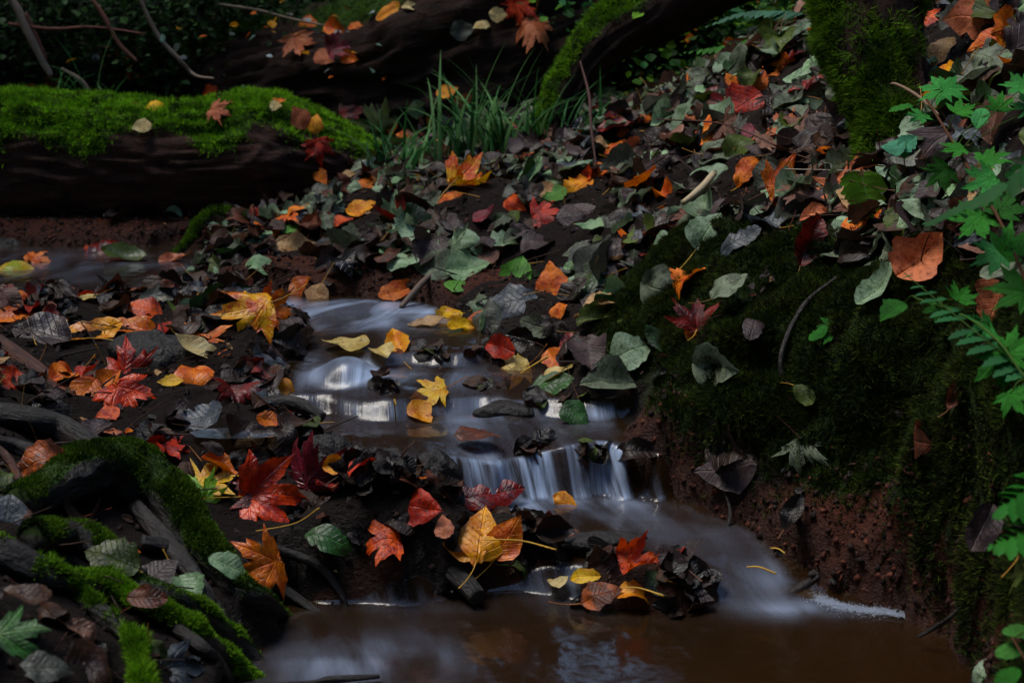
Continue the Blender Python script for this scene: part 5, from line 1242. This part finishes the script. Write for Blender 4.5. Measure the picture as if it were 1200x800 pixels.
# little puddle in the near bank
def puddle(uvs, z, label):
    P = np.array([W(u, v, z=z) for u, v in uvs]); c = P.mean(0); k = len(P)
    V = np.vstack([c, c+(P-c)*.6, P]); F3 = np.array([[0, 1+i, 1+(i+1) % k] for i in range(k)]); F4 = np.array([[1+i, 1+k+i, 1+k+(i+1) % k, 1+(i+1) % k] for i in range(k)])
    fl = np.stack([V[:, 0], V[:, 1], np.full(len(V), .12)], 1)
    o = obj('puddle_water', mesh('puddle_water', V, [F3, F4], M_water, {'flow': ('FLOAT_VECTOR', fl), 'fall': ('FLOAT', np.zeros(len(V)))})); tag(o, label, 'water', kind='structure')
pz = float(gz(*W(262, 505, z=.2)[:2]))
puddle([(222,506),(245,502),(270,501),(300,502),(322,506),(326,511),(300,513),(260,514),(230,512)], pz+.016, 'small pale puddle on the near bank')
# foam line along the clay bank
Pf = catmull(np.array([W(u, v, z=0.002) for u, v in ((930,694),(950,697),(968,706),(990,713),(1020,717),(1045,720),(1064,724))]), 14)
n_ = len(Pf); pp = []
for k in range(9000):
    j = int(n_*rng.random()**1.5); wv = .0085*min(1, j/n_*7+.15)*(1-j/n_)**.55*(.75+.25*math.sin(j*.9)*math.sin(j*.37))+.0005
    e_ = rng.exponential(1); pp.append(Pf[j]+np.array([rng.normal()*.006, .005-e_*wv*1.1+rng.normal()*.002, .0015+abs(rng.normal())*.003*math.exp(-e_)]))
pp = np.array(pp); bm_ = np.array([[0, 0, 1], [.9, 0, .2], [-.4, .8, .2], [-.4, -.8, .2], [0, 0, -.6]]); bf = np.array([[0, 1, 2], [0, 2, 3], [0, 3, 1], [4, 2, 1], [4, 3, 2], [4, 1, 3]])
sz_ = rng.uniform(.0004, .0011, (len(pp), 1, 1)); V = (pp[:, None]+bm_[None]*sz_).reshape(-1, 3); F = (bf[None]+5*np.arange(len(pp))[:, None, None]).reshape(-1, 3)
o = obj('foam', mesh('foam', V, F, mat_vcol('foam', .5, .3, .5), {'Col': ('FLOAT_COLOR', np.tile([.55, .62, .75, 1], (len(V), 1)))})); tag(o, 'white foam line where the water meets the clay bank', 'foam', kind='stuff')
# ------------------------------------------------------------------ light and camera
# wood added all round, put in to close off the low sky
nW = 34000
th = rng.uniform(0, 2*np.pi, nW); zz = rng.uniform(0, 1, nW)**.8*13.0
rad_ = 11.5+rng.normal(0, .9, nW)+1.2*np.sin(th*7)+.8*np.sin(th*13+1)-np.clip(zz-6, 0, 9)*.45
Pw = np.stack([rad_*np.cos(th), 1.5+rad_*np.sin(th), zz+fbm(th*9, zz*.5, 0, 300, 2)], 1)
sky_hole = vnoise(th*12, zz*.9, 0, 301) > -.75; Pw = Pw[sky_hole]
o = small_leaves(len(Pw), Pw, (.35, .75), ['16240f', '1f3016', '10190c', '2a3a18'], 'sky_blocking_wood', '', '', 1.2); tag(o, 'dark wood added round the stream to close off the low sky', 'wood', kind='stuff')
w = bpy.data.worlds.new('World'); sce.world = w; w.use_nodes = True
nt = w.node_tree; nt.nodes.clear()
EL, AZ = R(66), R(-78)
sky = nt.nodes.new('ShaderNodeTexSky'); sky.sky_type = 'NISHITA'; sky.sun_disc = False
sky.sun_elevation = EL; sky.sun_rotation = AZ; sky.air_density = 1.3; sky.dust_density = .3; sky.ozone_density = 1.6
bg = nt.nodes.new('ShaderNodeBackground'); bg.inputs['Strength'].default_value = .10
ow = nt.nodes.new('ShaderNodeOutputWorld'); nt.links.new(sky.outputs[0], bg.inputs[0]); nt.links.new(bg.outputs[0], ow.inputs[0])
L = bpy.data.lights.new('sun', 'SUN'); L.energy = 1.5; L.angle = R(32); L.color = (1, .92, .80)
lo = bpy.data.objects.new('sun', L); C.objects.link(lo)
d = Vector((math.sin(AZ)*math.cos(EL), math.cos(AZ)*math.cos(EL), math.sin(EL)))
lo.rotation_euler = (-d).to_track_quat('-Z', 'Y').to_euler()
cd = bpy.data.cameras.new('camera'); co = bpy.data.objects.new('camera', cd); C.objects.link(co)
cd.sensor_width = 36; cd.lens = 50.0; cd.clip_start = .05; cd.clip_end = 500
co.location = (0, 0, CAMZ); co.rotation_euler = (R(90)-PITCH, 0, 0)
cd.dof.use_dof = True; cd.dof.focus_distance = 2.35; cd.dof.aperture_fstop = 7.1
sce.camera = co
sce.render.engine = 'CYCLES'
sce.cycles.max_bounces = 8; sce.cycles.transparent_max_bounces = 8
sce.view_settings.view_transform = 'Standard'; sce.view_settings.look = 'None'
sce.view_settings.gamma = 1; sce.view_settings.exposure = 1.7
